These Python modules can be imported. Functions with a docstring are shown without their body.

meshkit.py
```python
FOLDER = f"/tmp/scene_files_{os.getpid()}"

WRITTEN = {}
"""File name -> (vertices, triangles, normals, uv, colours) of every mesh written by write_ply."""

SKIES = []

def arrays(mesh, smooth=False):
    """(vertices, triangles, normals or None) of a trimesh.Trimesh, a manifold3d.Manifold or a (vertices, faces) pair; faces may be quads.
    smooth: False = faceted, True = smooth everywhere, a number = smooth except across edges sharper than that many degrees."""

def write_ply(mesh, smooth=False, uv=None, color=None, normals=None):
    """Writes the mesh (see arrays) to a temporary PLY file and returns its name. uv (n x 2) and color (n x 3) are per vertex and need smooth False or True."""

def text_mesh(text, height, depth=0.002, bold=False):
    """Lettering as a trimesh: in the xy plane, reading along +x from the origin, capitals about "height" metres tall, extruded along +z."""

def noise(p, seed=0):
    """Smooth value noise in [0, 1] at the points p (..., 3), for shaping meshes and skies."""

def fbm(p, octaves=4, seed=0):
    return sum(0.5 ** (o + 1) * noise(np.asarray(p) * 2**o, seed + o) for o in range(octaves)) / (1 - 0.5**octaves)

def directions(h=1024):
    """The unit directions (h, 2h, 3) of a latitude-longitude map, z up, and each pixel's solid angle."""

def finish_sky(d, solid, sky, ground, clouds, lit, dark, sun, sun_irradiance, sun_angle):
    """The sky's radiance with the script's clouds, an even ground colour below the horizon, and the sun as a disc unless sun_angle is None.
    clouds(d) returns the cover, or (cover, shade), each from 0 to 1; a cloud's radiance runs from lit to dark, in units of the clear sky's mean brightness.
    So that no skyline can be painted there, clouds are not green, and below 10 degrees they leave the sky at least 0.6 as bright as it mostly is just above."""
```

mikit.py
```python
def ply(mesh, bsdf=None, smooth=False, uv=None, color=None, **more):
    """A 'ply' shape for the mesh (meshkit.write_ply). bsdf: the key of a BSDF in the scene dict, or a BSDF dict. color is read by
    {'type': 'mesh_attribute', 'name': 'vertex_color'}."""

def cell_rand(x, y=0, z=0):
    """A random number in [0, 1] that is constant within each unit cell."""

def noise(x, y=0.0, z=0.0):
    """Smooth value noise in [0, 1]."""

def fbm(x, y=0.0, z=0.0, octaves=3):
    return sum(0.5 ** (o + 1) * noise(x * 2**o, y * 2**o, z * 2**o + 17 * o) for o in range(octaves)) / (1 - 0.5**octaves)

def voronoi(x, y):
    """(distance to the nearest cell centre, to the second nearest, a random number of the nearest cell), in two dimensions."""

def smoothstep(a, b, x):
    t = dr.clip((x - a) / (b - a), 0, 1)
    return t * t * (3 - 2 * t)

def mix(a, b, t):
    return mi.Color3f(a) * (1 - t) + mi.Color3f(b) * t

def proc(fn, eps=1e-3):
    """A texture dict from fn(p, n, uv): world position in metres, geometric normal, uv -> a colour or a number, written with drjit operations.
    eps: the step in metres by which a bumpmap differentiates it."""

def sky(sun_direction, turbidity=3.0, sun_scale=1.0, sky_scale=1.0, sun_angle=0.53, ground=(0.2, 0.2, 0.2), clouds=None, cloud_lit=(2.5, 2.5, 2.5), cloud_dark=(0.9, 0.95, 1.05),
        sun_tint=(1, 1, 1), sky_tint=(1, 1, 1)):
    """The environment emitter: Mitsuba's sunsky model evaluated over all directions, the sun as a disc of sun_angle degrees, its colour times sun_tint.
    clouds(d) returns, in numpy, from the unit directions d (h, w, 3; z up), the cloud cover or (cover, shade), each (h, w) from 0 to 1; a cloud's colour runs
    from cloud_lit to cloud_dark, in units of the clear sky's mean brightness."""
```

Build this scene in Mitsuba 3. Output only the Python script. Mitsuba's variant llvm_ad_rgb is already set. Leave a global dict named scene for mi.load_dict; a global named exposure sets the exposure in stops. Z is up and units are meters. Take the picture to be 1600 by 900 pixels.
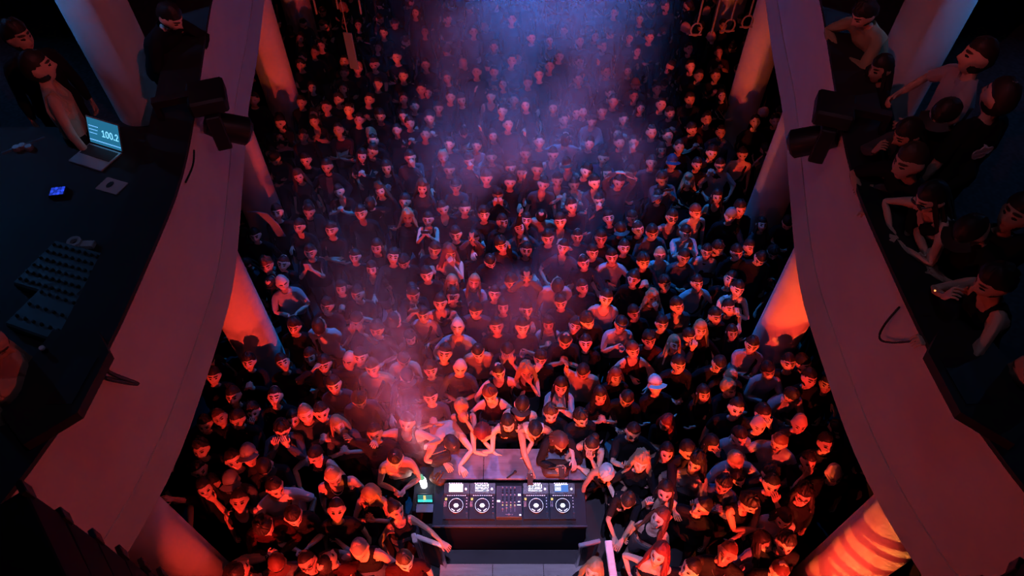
import math, random
import numpy as np, trimesh, drjit as dr
import mitsuba as mi
import mikit, meshkit
from mikit import ply, proc, fbm, noise, smoothstep, mix

T = mi.ScalarTransform4f
scene, labels = {'type': 'scene'}, {}
exposure = 0.3

# ---------------------------------------------------------------- camera: high behind the booth, looking down over the crowd
F_PX, PITCH, CAM = 1067.0, math.radians(51.5), np.array([-.04, 0, 9.7])
FW = np.array([0, math.cos(PITCH), -math.sin(PITCH)]); UP = np.array([0, math.sin(PITCH), math.cos(PITCH)])
scene['camera'] = {'type': 'perspective', 'fov_axis': 'x', 'fov': math.degrees(2 * math.atan(800 / F_PX)), 'near_clip': .05, 'far_clip': 100.,
                   'to_world': T().look_at(origin=CAM.tolist(), target=(CAM + FW).tolist(), up=[0, 0, 1])}

def at(x, y, z):
    """The point at height z that the photograph shows at pixel x, y: for measuring the place."""
    d = FW + np.array([(x - 800) / F_PX, 0, 0]) - (y - 450) / F_PX * UP
    return CAM + (z - CAM[2]) / d[2] * d

# ---------------------------------------------------------------- lights
def spot(key, pos, target, rgb, cutoff, beam=None, weight=1.):
    scene[key] = {'type': 'spot', 'to_world': T().look_at(origin=list(pos), target=list(target), up=[0, .01, 1]), 'intensity': {'type': 'rgb', 'value': list(rgb)},
                  'cutoff_angle': float(cutoff), 'beam_width': float(beam if beam else cutoff * .6), 'sampling_weight': float(weight)}
RED, BLUE, COOL = np.array([1., .042, .022]), np.array([.05, .22, .6]), np.array([.52, .45, .75])
spot('stage_light_right', (2.9, -1.1, 2.25), (2.2, 7, 1.5), RED * 95, 21, 10, 2)       # red floods either side of the stage
spot('stage_light_left', (-1.9, -1.3, 2.25), (-1.9, 7, 1.4), RED * 75, 25, 12, 2)
spot('side_flood_right', (2.3, -1.2, 3.7), (2.35, 4.2, 1.4), RED * 125, 25, 13, 2)      # red floods over the front rows
spot('side_flood_left', (-2.0, -1.4, 3.7), (-1.9, 4.4, 1.4), RED * 140, 25, 14, 2)
spot('crowd_fill_red', (0, -2.2, 6.3), (0, 5.8, 1.6), RED * 165, 13, 6, 2)                   # unseen red fill, added to brighten the deeper crowd
for s in (-1, 1):
    spot('stage_wash_%d' % (s + 1), (s * .9, -1.4, 2.15), (s * .3, 7, 2.3), RED * np.array([1, 3.0, .8]) * 80, 24, 14, 2)      # behind the booth
    spot('balcony_fill_%d' % (s + 1), (s * -1.4, .7, 5.6), (s * 3.0, 4.2, 5.6), RED * np.array([1, 1.9, 2.4]) * 4.8, 62, 30)  # unseen fill added only to redden the parapets
    spot('column_wash_%d' % (s + 1), (s * -.6, 1.5, 10.6), (s * 4.0, 6.0, 7.2), RED * np.array([1, 2.6, 5.]) * 15, 22, 10)
    spot('column_blue_%d' % (s + 1), (s * 7.6, 3.4, 11.8), (s * 4.1, 6.1, 7.2), BLUE * 110, 9, 5)
    spot('house_light_%d' % (s + 1), (s * 1.3, 2.2, 11.2), (s * 1.2, 5.5, 2), COOL * 2.2, 50, 25)
    spot('balcony_blue_%d' % (s + 1), (s * 9.6, 7.4, 9.4), (s * 6.0, 4.8, 5.1), BLUE * 26, 27, 18)
spot('beam_back', (.4, 12.5, 11.6), (.15, 8.2, 2.6), np.array([.0, .24, 1.]) * 640, 22, 10, 7)
spot('booth_light', (.1, 1.2, 11.0), (.35, 2.9, 1.), np.array([.5, .46, 1.]) * 200, 11, 6, 4)
spot('bottle_beam', (-1.17, 3.72, 1.34), (-1.22, 3.95, 4.5), np.array([.44, .34, 1.]) * 130, 14, 8, 7)

# ---------------------------------------------------------------- materials
def mat(key, rgb, rough=.7, metal=0., spec=.4, **more):
    scene[key] = {'type': 'twosided', 'b': {'type': 'principled', 'base_color': rgb if isinstance(rgb, dict) else {'type': 'rgb', 'value': [float(c) for c in rgb]}, 'roughness': float(rough), 'metallic': float(metal), 'specular': float(spec), **more}}
mat('plaster', proc(lambda p, n, uv: mi.Color3f(.62, .60, .59) * (.9 + .16 * fbm(p.x * 3, p.y * 3, p.z * 3, 3) + .05 * noise(p.x * 60, p.y * 60, p.z * 60))), .85)
mat('floor_paint', proc(lambda p, n, uv: mi.Color3f(.035, .033, .036) * (.7 + .6 * fbm(p.x * 2, p.y * 2, 0, 3))), .5)
mat('carpet', proc(lambda p, n, uv: mi.Color3f(.022, .022, .026) * (.6 + .8 * noise(p.x * 40, p.y * 40, 0))), .95)
mat('wall_paint', (.03, .03, .035), .8)
mat('black_metal', (.015, .015, .017), .45)
mat('black_paint', (.018, .018, .02), .7)
mat('void_black', (.005, .005, .007), .9, spec=.1)
mat('black_plastic', (.02, .02, .023), .35)
mat('dark_grey', (.05, .05, .055), .5)
mat('grey_plastic', (.25, .25, .27), .5)
mat('steel', (.55, .55, .58), .3, 1.)
mat('aluminium', (.6, .6, .63), .4, .8)
mat('white_paint', (.7, .7, .72), .5)
mat('slab_wood', proc(lambda p, n, uv: mix((.10, .12, .17), (.19, .21, .28), fbm(p.x * 2.5, p.y * 26, 3, 3)) * (.75 + .5 * smoothstep(.3, .6, fbm(p.x * 7, p.y * 7, 9, 3)))), .5)  # cool tint in the wood colour stands in for the lilac booth light
mat('riser_wood', proc(lambda p, n, uv: mix((.28, .26, .25), (.40, .38, .36), fbm(p.x * 3, p.y * 30, 1, 3))), .55)
mat('leather', (.06, .03, .025), .4)
mat('brown_leather', (.16, .06, .03), .4)
mat('gold', (.8, .5, .2), .3, 1.)
mat('knob_white', (.6, .6, .62), .4)
mat('cardboard', (.45, .44, .46), .8)
mat('teal_case', (.05, .11, .14), .5)
def glow(rgb, k):
    return {'type': 'area', 'radiance': {'type': 'rgb', 'value': [float(c * k) for c in rgb]}, 'sampling_weight': .004}
GLASS = {'type': 'dielectric', 'int_ior': 1.5}

# ---------------------------------------------------------------- mesh helpers
def box(x0, x1, y0, y1, z0, z1, bev=0.):
    b = bev
    if not b:
        m = trimesh.creation.box((x1 - x0, y1 - y0, z1 - z0)); m.apply_translation(((x0 + x1) / 2, (y0 + y1) / 2, (z0 + z1) / 2)); return np.array(m.vertices), np.array(m.faces)
    p = [(x, y, z) for sx in (0, 1) for sy in (0, 1) for sz in (0, 1) for x, y, z in (
        ((x0 if not sx else x1), (y0 + b if not sy else y1 - b), (z0 + b if not sz else z1 - b)), ((x0 + b if not sx else x1 - b), (y0 if not sy else y1), (z0 + b if not sz else z1 - b)), ((x0 + b if not sx else x1 - b), (y0 + b if not sy else y1 - b), (z0 if not sz else z1)))]
    m = trimesh.convex.convex_hull(np.array(p)); return np.array(m.vertices), np.array(m.faces)
def cyl(p0, p1, r, sides=16, r1=None):
    return tube(np.array([p0, p1], float), np.array([r, r if r1 is None else r1]), sides)
def xf(vf, m):
    m = np.array(T(m).matrix if not isinstance(m, np.ndarray) else m, float); return vf[0] @ m[:3, :3].T + m[:3, 3], vf[1]
def lathe(prof, sides=24):
    m = trimesh.creation.revolve(np.array(prof, float), sections=sides); return np.array(m.vertices), np.array(m.faces)
def prism(poly, z0, z1):
    from shapely.geometry import Polygon
    m = trimesh.creation.extrude_polygon(Polygon(poly), z1 - z0, engine='earcut'); m.apply_translation((0, 0, z0)); return np.array(m.vertices), np.array(m.faces)
def add(key, vf, m, smooth=False, **more):
    scene[key] = ply(vf, m, smooth=smooth, **more)
def tag(key, label, cat, group=None, kind=None):
    labels[key] = {'label': label, 'category': cat, **({'group': group} if group else {}), **({'kind': kind} if kind else {})}
def struct(key): labels[key] = {'kind': 'structure'}
COUNT = {}
def numbered(name):
    n = COUNT.get(name, 0); COUNT[name] = n + 1
    return name if n == 0 else '%s_%03d' % (name, n)
def strip(prof, curve, side, close=True):
    """A profile (offset away from the hall, height) swept along the balcony's edge curve (y, x)."""
    V = []; n = len(prof)
    for i, (y, x) in enumerate(curve):
        a, b = curve[max(i - 1, 0)], curve[min(i + 1, len(curve) - 1)]
        t = np.array([b[1] - a[1], b[0] - a[0]]); t /= np.linalg.norm(t); nr = np.array([t[1], -t[0]])
        for o, z in prof: V.append([side * (x + nr[0] * o), y + nr[1] * o, z])
    F = []
    for i in range(len(curve) - 1):
        for j in range(n if close else n - 1):
            k = (j + 1) % n; a, b, c, d = i * n + j, i * n + k, (i + 1) * n + k, (i + 1) * n + j
            F += [[a, b, c], [a, c, d]]
    if close:
        for e in (0, (len(curve) - 1) * n):
            for j in range(1, n - 1): F.append([e, e + j, e + j + 1] if e else [e, e + j + 1, e + j])
    F = np.array(F)
    V = np.array(V)
    if trimesh.Trimesh(V, F, process=False).volume < 0: F = F[:, ::-1]
    return V, F
# ---------------------------------------------------------------- human figures: one template, posed by skinning
from scipy.spatial import cKDTree
import manifold3d as m3
MF = m3.Manifold

def hull(pts, seg=12):
    return MF.batch_hull([MF.sphere(r, seg).translate((x, y, z)) for x, y, z, r in pts])

def man2mesh(m):
    q = m.to_mesh()
    return trimesh.Trimesh(np.array(q.vert_properties[:, :3], float), np.array(q.tri_verts, int), process=False)

def mesh2man(t):
    return MF(m3.Mesh(np.asarray(t.vertices, np.float32), np.asarray(t.faces, np.uint32)))

AD = np.array([.62, 0, -.785]); AD /= np.linalg.norm(AD)

def head_mesh(nu, nv, fem):
    """A head with brow, eye sockets, nose, lips, chin and ears; centre at the origin, facing -y. uv.x marks brows, eyes (1) and lips (.5)."""
    th = np.linspace(0, np.pi, nv); th = th + .22 * np.sin(2 * th)      # denser over the face
    ph = np.linspace(-np.pi, np.pi, nu, endpoint=False)
    ph = ph - .42 * np.sin(ph)          # denser in front (ph = 0 faces -y)
    P = [[0, 0, 1.]]
    for t in th[1:-1]:
        for p in ph: P.append([np.sin(t) * np.sin(p), -np.sin(t) * np.cos(p), np.cos(t)])
    P.append([0, 0, -1.]); P = np.array(P)
    F = []
    idx = lambda i, j: 1 + (i - 1) * nu + j % nu
    for j in range(nu):
        F.append([0, idx(1, j), idx(1, j + 1)]); F.append([len(P) - 1, idx(nv - 2, j + 1), idx(nv - 2, j)])
        for i in range(1, nv - 2):
            F += [[idx(i, j), idx(i + 1, j), idx(i + 1, j + 1)], [idx(i, j), idx(i + 1, j + 1), idx(i, j + 1)]]
    x, y, z = P.T
    front = np.clip(-y, 0, 1)
    V = np.stack([x * .076, y * .096, z * .118], 1)
    V[:, 1] += .008
    lo = np.clip(-z, 0, 1)
    V[:, 0] *= 1 - .34 * lo ** 1.6
    V[:, 1] -= .016 * lo * front
    V[:, 1] -= .03 * lo ** 2 * (y > 0) * y
    V[:, 2] += .012 * np.clip(z, 0, 1) * (y > 0)
    X, Z = V[:, 0] / .076, V[:, 2] / .118
    fm = (y < -.05)
    g = lambda cx, cz, sx, sz: np.exp(-((X - cx) / sx) ** 2 - ((Z - cz) / sz) ** 2) * fm
    d = .022 * g(0, -.17, .15, .17) + .010 * g(0, .02, .13, .22)          # nose
    d += .006 * (g(-.38, .24, .3, .09) + g(.38, .24, .3, .09)) * (.5 if fem else 1)   # brow ridge
    d -= .008 * (g(-.4, .05, .22, .12) + g(.4, .05, .22, .12))            # eye sockets
    d += .006 * (g(-.52, -.2, .25, .2) + g(.52, -.2, .25, .2))             # cheeks
    d += .006 * g(0, -.5, .26, .07) - .004 * g(0, -.51, .3, .025) - .006 * g(0, -.63, .3, .06)
    d += .012 * g(0, -.85, .3, .16)                                         # chin
    V[:, 1] -= d
    ear = np.exp(-((Z + .02) / .26) ** 2 - ((V[:, 1] - .012) / .024) ** 2)
    V[:, 0] += np.sign(x) * .018 * ear * (np.abs(x) > .5)
    eye = np.maximum(g(-.4, .03, .17, .055), g(.4, .03, .17, .055))
    brow = np.maximum(g(-.4, .25, .32, .06), g(.4, .25, .32, .06)) * (np.abs(X) > .08)
    dark = np.clip(1.3 * np.maximum(eye, brow * (.75 if fem else .95)), 0, 1)
    lips = np.clip(1.5 * g(0, -.5, .3, .075), 0, 1)
    return V * 1.14, np.array(F), np.stack([dark, lips], 1)

HEADC = np.array([0, -.014, 1.613])

class Template: pass

def make_template(fem, lod):
    t = Template()
    sw, hw = (.146, .096) if fem else (.166, .088)
    S = np.array([sw, .005, 1.405]); E = S + .27 * AD + [0, .012, 0]; W = E + .245 * AD + [0, -.02, 0]
    t.S, t.E, t.W = S, E, W
    seg = (10, 8, 8, 6)[lod]
    B = []
    cb = .088 if fem else .1
    for s in (-1, 1):
        B.append(hull([(s * sw * .93, .0, 1.392, .05), (s * sw * .5, .01, 1.41, .06), (s * .09, .005, 1.27, cb)], seg))
        B.append(hull([(s * S[0], S[1], S[2], .053 if not fem else .045), (s * E[0], E[1], E[2], .039 if not fem else .033)], seg))
        B.append(hull([(s * E[0], E[1], E[2], .039 if not fem else .033), (s * (E[0] + .3 * (W[0] - E[0])), E[1] - .004, E[2] + .3 * (W[2] - E[2]), .041 if not fem else .034), (s * W[0], W[1], W[2], .026 if not fem else .023)], seg))
        B.append(hull([(s * hw, .005, .93, .098 if not fem else .105), (s * hw, 0, .84, .092), (s * .1, 0, .5, .057)], seg))
        B.append(hull([(s * .1, .0, .5, .056), (s * .1, .02, .36, .054), (s * .1, .02, .09, .036)], seg))
        B.append(hull([(s * .1, .03, .045, .04), (s * .11, -.11, .03, .034), (s * .11, -.17, .025, .025)], seg))
        if fem: B.append(hull([(s * .075, -.075, 1.262, .05), (s * .08, -.02, 1.29, .07)], seg))
        else: B.append(hull([(s * .075, -.05, 1.30, .06), (s * .1, 0, 1.28, .08)], seg))
    wr = .082 if fem else .094
    B.append(hull([(-.09, .0, 1.28, cb), (.09, .0, 1.28, cb), (-.055, 0, 1.09, wr), (.055, 0, 1.09, wr)], seg))
    B.append(hull([(-.055, 0, 1.09, wr), (.055, 0, 1.09, wr), (-hw, .005, .95, .1), (hw, .005, .95, .1)], seg))
    B.append(hull([(0, .018, 1.40, .068), (0, .002, 1.50, .052)], seg))
    B.append(hull([(0, .002, 1.47, .052 if not fem else .047), (0, -.004, 1.56, .05 if not fem else .046)], seg))
    m = MF.batch_boolean(B, m3.OpType.Add)
    L = (.042, .068, .1, .14)[lod]
    m = m.refine_to_length(L)
    tm = man2mesh(m)
    trimesh.smoothing.filter_taubin(tm, lamb=.6, nu=.5, iterations=(10, 8, 6, 4)[lod])
    m = mesh2man(tm).simplify((.0025, .0045, .008, .014)[lod])
    hv, hf, _ = head_mesh(*((38, 30), (24, 18), (16, 13), (12, 10))[lod], fem)
    hv = hv + HEADC
    m = m + mesh2man(trimesh.Trimesh(hv, hf, process=False))
    # hands
    hseg = (8, 6, 4, 4)[lod]
    H = []
    fr = (.0088, .0095, .011, .011)[lod] * (.92 if fem else 1)
    for s in (-1, 1):
        d = np.array([s * AD[0], -.05, AD[2]]); d /= np.linalg.norm(d)
        a = np.array([0, -1., 0]); n = np.cross(d, a); n /= np.linalg.norm(n); a = np.cross(n, d)
        n = n * np.sign(-n[0] * s)                     # n: palm side, faces the body
        w = np.array([s * W[0], W[1], W[2]])
        q = lambda u, v, k: w + d * u + a * v + n * k
        sp = lambda p, r: (*p, r)
        H.append(hull([sp(q(-.005, -.012, 0), .02), sp(q(-.005, .012, 0), .02), sp(q(.03, .024, .003), .017), sp(q(.03, -.022, .002), .016), sp(q(.088, .032, 0), .0125), sp(q(.085, -.03, 0), .0125)], hseg))
        if lod < 2:
            for v, l in ((.033, .072), (.0115, .08), (-.0105, .074), (-.031, .058)):
                k0, k1, k2 = q(.085, v, 0), q(.085 + l * .52, v * 1.06, .006), q(.085 + l, v * 1.1, .02)
                H.append(hull([sp(k0, fr * 1.08), sp(k1, fr)], hseg)); H.append(hull([sp(k1, fr), sp(k2, fr * .82)], hseg))
            t0, t1, t2 = q(.02, .026, .006), q(.058, .056, .014), q(.088, .062, .022)
            H.append(hull([sp(t0, fr * 1.5), sp(t1, fr * 1.15)], hseg)); H.append(hull([sp(t1, fr * 1.15), sp(t2, fr * .9)], hseg))
        else:
            H.append(hull([sp(q(.085, .03, 0), .012), sp(q(.085, -.03, 0), .012), sp(q(.15, .02, .012), .01), sp(q(.15, -.02, .012), .01)], hseg))
            H.append(hull([sp(q(.02, .026, .006), .014), sp(q(.085, .06, .02), .009)], hseg))
    m = MF.batch_boolean([m] + H, m3.OpType.Add)
    tm = man2mesh(m)
    V, Fc = np.array(tm.vertices), np.array(tm.faces)
    # gentle smoothing of the seam where head and neck meet
    nb = trimesh.Trimesh(V, Fc, process=False).vertex_neighbors
    k = [i for i in range(len(V)) if 1.46 < V[i, 2] < 1.545 and (V[i, 1] > -.055)]
    for _ in range(3):
        for i in k: V[i] = .5 * V[i] + .5 * V[nb[i]].mean(0)
    t.V, t.F = V, Fc
    # head features
    hv2, hf2, hu = head_mesh(60, 40, fem)
    dd, ii = cKDTree(hv2 + HEADC).query(V)
    t.u = hu[ii] * (dd < .006)[:, None]
    t.u = t.u + V[:, [0, 2]] * .02      # never a degenerate uv
    t.N = np.array(trimesh.Trimesh(V, Fc, process=False).vertex_normals)
    # bones: (name, parent, joint, segment a, b, radius)
    b = [('pelvis', -1, (0, 0, .95), (-.06, 0, .95), (.06, 0, .95), .1), ('spine', 0, (0, .01, 1.03), (-.045, 0, 1.1), (.045, 0, 1.1), .09),
         ('chest', 1, (0, .01, 1.17), (-.07, 0, 1.28), (.07, 0, 1.28), .1), ('neck', 2, (0, .012, 1.44), (0, .01, 1.46), (0, 0, 1.5), .05), ('head', 3, (0, .004, 1.52), (0, -.01, 1.585), (0, -.01, 1.65), .08)]
    for s, N in ((1, 'L'), (-1, 'R')):
        f = np.array([s, 1, 1.])
        d = np.array([s * AD[0], -.05, AD[2]]); w = W * f; k = len(b)
        a = np.array([0, -1., 0])
        b += [('cla' + N, 2, (s * .03, 0, 1.41), (s * .1, 0, 1.40), (s * (sw - .03), 0, 1.40), .05), ('uarm' + N, k, S * f, S * f + d * .03, E * f - d * .02, .045), ('farm' + N, k + 1, E * f, E * f + d * .02, w - d * .02, .035),
              ('hand' + N, k + 2, w, w + d * .02, w + d * .075, .03), ('fing' + N, k + 3, w + d * .088, w + d * .1, w + d * .12, .03), ('fin2' + N, k + 4, w + d * .128, w + d * .135, w + d * .17, .03), ('thu' + N, k + 3, w + d * .02 + a * .03, w + d * .06 + a * .058, w + d * .09 + a * .062, .012)]
    for s, N in ((1, 'L'), (-1, 'R')):
        k = len(b)
        b += [('thigh' + N, 0, (s * hw, 0, .91), (s * .092, 0, .82), (s * .1, 0, .54), .075), ('shin' + N, k, (s * .1, 0, .49), (s * .1, .01, .45), (s * .1, .02, .13), .05), ('foot' + N, k + 1, (s * .1, .02, .09), (s * .1, 0, .05), (s * .11, -.16, .03), .035)]
    t.names = [x[0] for x in b]; t.par = [x[1] for x in b]; t.J = np.array([x[2] for x in b], float); t.ix = {n: i for i, n in enumerate(t.names)}
    D = []
    for x in b:
        a_, c_ = np.array(x[3], float), np.array(x[4], float); e = c_ - a_
        s_ = np.clip((V - a_) @ e / (e @ e), 0, 1)
        D.append(np.linalg.norm(V - a_ - s_[:, None] * e, axis=1) - x[5])
    D = np.array(D).T
    near = D.argmin(1)
    A = np.eye(len(b), dtype=bool)
    for i, p in enumerate(t.par):
        if p >= 0: A[i, p] = A[p, i] = True
    w = np.exp(-(D - D.min(1, keepdims=True)) / .016) * A[near]
    t.Wt = w / w.sum(1, keepdims=True)
    t.tree = cKDTree(V)
    t.man = MF(m3.Mesh(V.astype(np.float32), Fc.astype(np.uint32)))
    t.fem, t.lod = fem, lod
    t.clothes, t.hid = {}, {}
    return t

def rot(axis, a):
    x, y, z = np.asarray(axis, float) / np.linalg.norm(axis); c, s = np.cos(a), np.sin(a); C = 1 - c
    return np.array([[c + x * x * C, x * y * C - z * s, x * z * C + y * s], [y * x * C + z * s, c + y * y * C, y * z * C - x * s], [z * x * C - y * s, z * y * C + x * s, c + z * z * C]])

def align(a, b):
    a = a / np.linalg.norm(a); b = b / np.linalg.norm(b); v = np.cross(a, b); c = a @ b
    if np.linalg.norm(v) < 1e-6: return np.eye(3) if c > 0 else rot([0, 1, 0] if abs(a[1]) < .9 else [1, 0, 0], np.pi)
    return rot(v, np.arctan2(np.linalg.norm(v), c))

def pose_bones(t, P):
    """P: lean, twist, side, yaw, pitch (up +), roll in degrees; L and R: dict(t=hand target, frame 'c' | 'w' | 'h', pole, dir, palm, curl); crouch."""
    n = len(t.names); R = [np.eye(3)] * n; T = [None] * n; r_ = np.radians
    g = P.get
    loc = {}
    lean, tw, sd = r_(g('lean', 0)), r_(g('twist', 0)), r_(g('side', 0))
    half = rot([1, 0, 0], lean * .45) @ rot([0, 1, 0], sd * .5) @ rot([0, 0, 1], tw * .5)
    loc['spine'] = half; loc['chest'] = half
    hip = rot([1, 0, 0], lean * .1); loc['pelvis'] = hip
    hd = rot([0, 0, 1], r_(g('yaw', 0)) * .5) @ rot([1, 0, 0], -r_(g('pitch', 0)) * .5) @ rot([0, 1, 0], r_(g('roll', 0)) * .5)
    loc['neck'] = hd; loc['head'] = hd
    sp = r_(g('stance', 3))
    loc['thighL'] = rot([0, 1, 0], -sp) @ rot([1, 0, 0], r_(g('stepL', 0)) - lean * .1); loc['thighR'] = rot([0, 1, 0], sp) @ rot([1, 0, 0], r_(g('stepR', 0)) - lean * .1)
    loc['shinL'] = rot([1, 0, 0], -r_(g('kneeL', 0))); loc['shinR'] = rot([1, 0, 0], -r_(g('kneeR', 0)))
    done = {}
    def world(i):
        if i in done: return done[i]
        p = t.par[i]; l = loc.get(t.names[i], np.eye(3))
        if p < 0: RR, pos = l, t.J[i].copy()
        else:
            Rp, pp = world(p); RR = Rp @ l; pos = pp + Rp @ (t.J[i] - t.J[p])
        done[i] = (RR, pos); return done[i]
    fr = {'w': (np.eye(3), np.zeros(3), np.zeros(3))}
    for nm, key in (('chest', 'c'), ('head', 'h')):
        a, b_ = world(t.ix[nm]); fr[key] = (a, b_, t.J[t.ix[nm]])
    for s, N in ((1, 'L'), (-1, 'R')):
        A = P.get(N)
        cl, ua, fa, ha = (t.ix[k + N] for k in ('cla', 'uarm', 'farm', 'hand'))
        if A is None: A = dict(t=(.27, -.03, .80), pole=(.4, 1, 0), frame='c', curl=25)
        Rf, of, orf = fr[A.get('frame', 'c')]
        mir = np.array([s, 1, 1.])
        tgt = of + Rf @ (np.array(A['t'], float) * mir - orf)
        Rc, pc = world(t.par[cl])
        sh_rest = pc + Rc @ (t.J[ua] - t.J[t.par[cl]])
        up = Rc.T @ (tgt - sh_rest)
        lift = np.clip((up[2] + .05) / .5, -.1, .75); fwd_ = np.clip(-up[1] / .5, -.3, .8)
        loc['cla' + N] = rot([0, 1, 0], -s * .55 * lift) @ rot([0, 0, 1], -s * .3 * fwd_)
        Rl, pl = world(cl); Sh = pl + Rl @ (t.J[ua] - t.J[cl])
        l1, l2 = np.linalg.norm(t.J[fa] - t.J[ua]), np.linalg.norm(t.J[ha] - t.J[fa])
        v = tgt - Sh; dist = np.clip(np.linalg.norm(v), .12, l1 + l2 - .004); v /= np.linalg.norm(v)
        pole = Rf @ (np.array(A.get('pole', (.6, .6, -1)), float) * mir)
        pole -= (pole @ v) * v; pole /= np.linalg.norm(pole) + 1e-9
        ca = (l1 * l1 + dist * dist - l2 * l2) / (2 * l1 * dist); ang = np.arccos(np.clip(ca, -1, 1))
        El = Sh + l1 * (np.cos(ang) * v + np.sin(ang) * pole); Wr = Sh + dist * v
        Ru = align(Rl @ (t.J[fa] - t.J[ua]), El - Sh) @ Rl
        Rfa = align(Ru @ (t.J[ha] - t.J[fa]), Wr - El) @ Ru
        done[ua] = (Ru, Sh); done[fa] = (Rfa, El)
        d0 = np.array([s * AD[0], -.05, AD[2]]); d0 /= np.linalg.norm(d0)
        a0 = np.array([0, -1., 0]); n0 = np.cross(d0, a0); n0 *= np.sign(-n0[0] * s); n0 /= np.linalg.norm(n0)
        if 'palm' in A:
            dd = Rf @ (np.array(A['dir'], float) * mir) if 'dir' in A else Rfa @ d0
            dd = dd / np.linalg.norm(dd); pn = Rf @ (np.array(A['palm'], float) * mir); pn -= (pn @ dd) * dd; pn /= np.linalg.norm(pn) + 1e-9
            B0 = np.stack([d0, n0, np.cross(d0, n0)], 1); B1 = np.stack([dd, pn, np.cross(dd, pn)], 1)
            Rh = B1 @ np.linalg.inv(B0)
        else: Rh = Rfa
        done[ha] = (Rh, Wr)
        cu = r_(A.get('curl', 15)); ax = np.cross(n0, d0)
        for nm, q in (('fing', 1.), ('fin2', 1.3)): loc[nm + N] = rot(ax, -cu * q)
        loc['thu' + N] = rot(ax, -cu * .3)
    return [world(i) for i in range(n)]

def skin(t, V, Wt, bones):
    M = np.array([b[0] for b in bones]); Tr = np.array([b[1] for b in bones]) - np.einsum('bij,bj->bi', M, t.J)
    Rv = np.einsum('vb,bij->vij', Wt, M); Tv = Wt @ Tr
    return np.einsum('vij,vj->vi', Rv, V) + Tv

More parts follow.
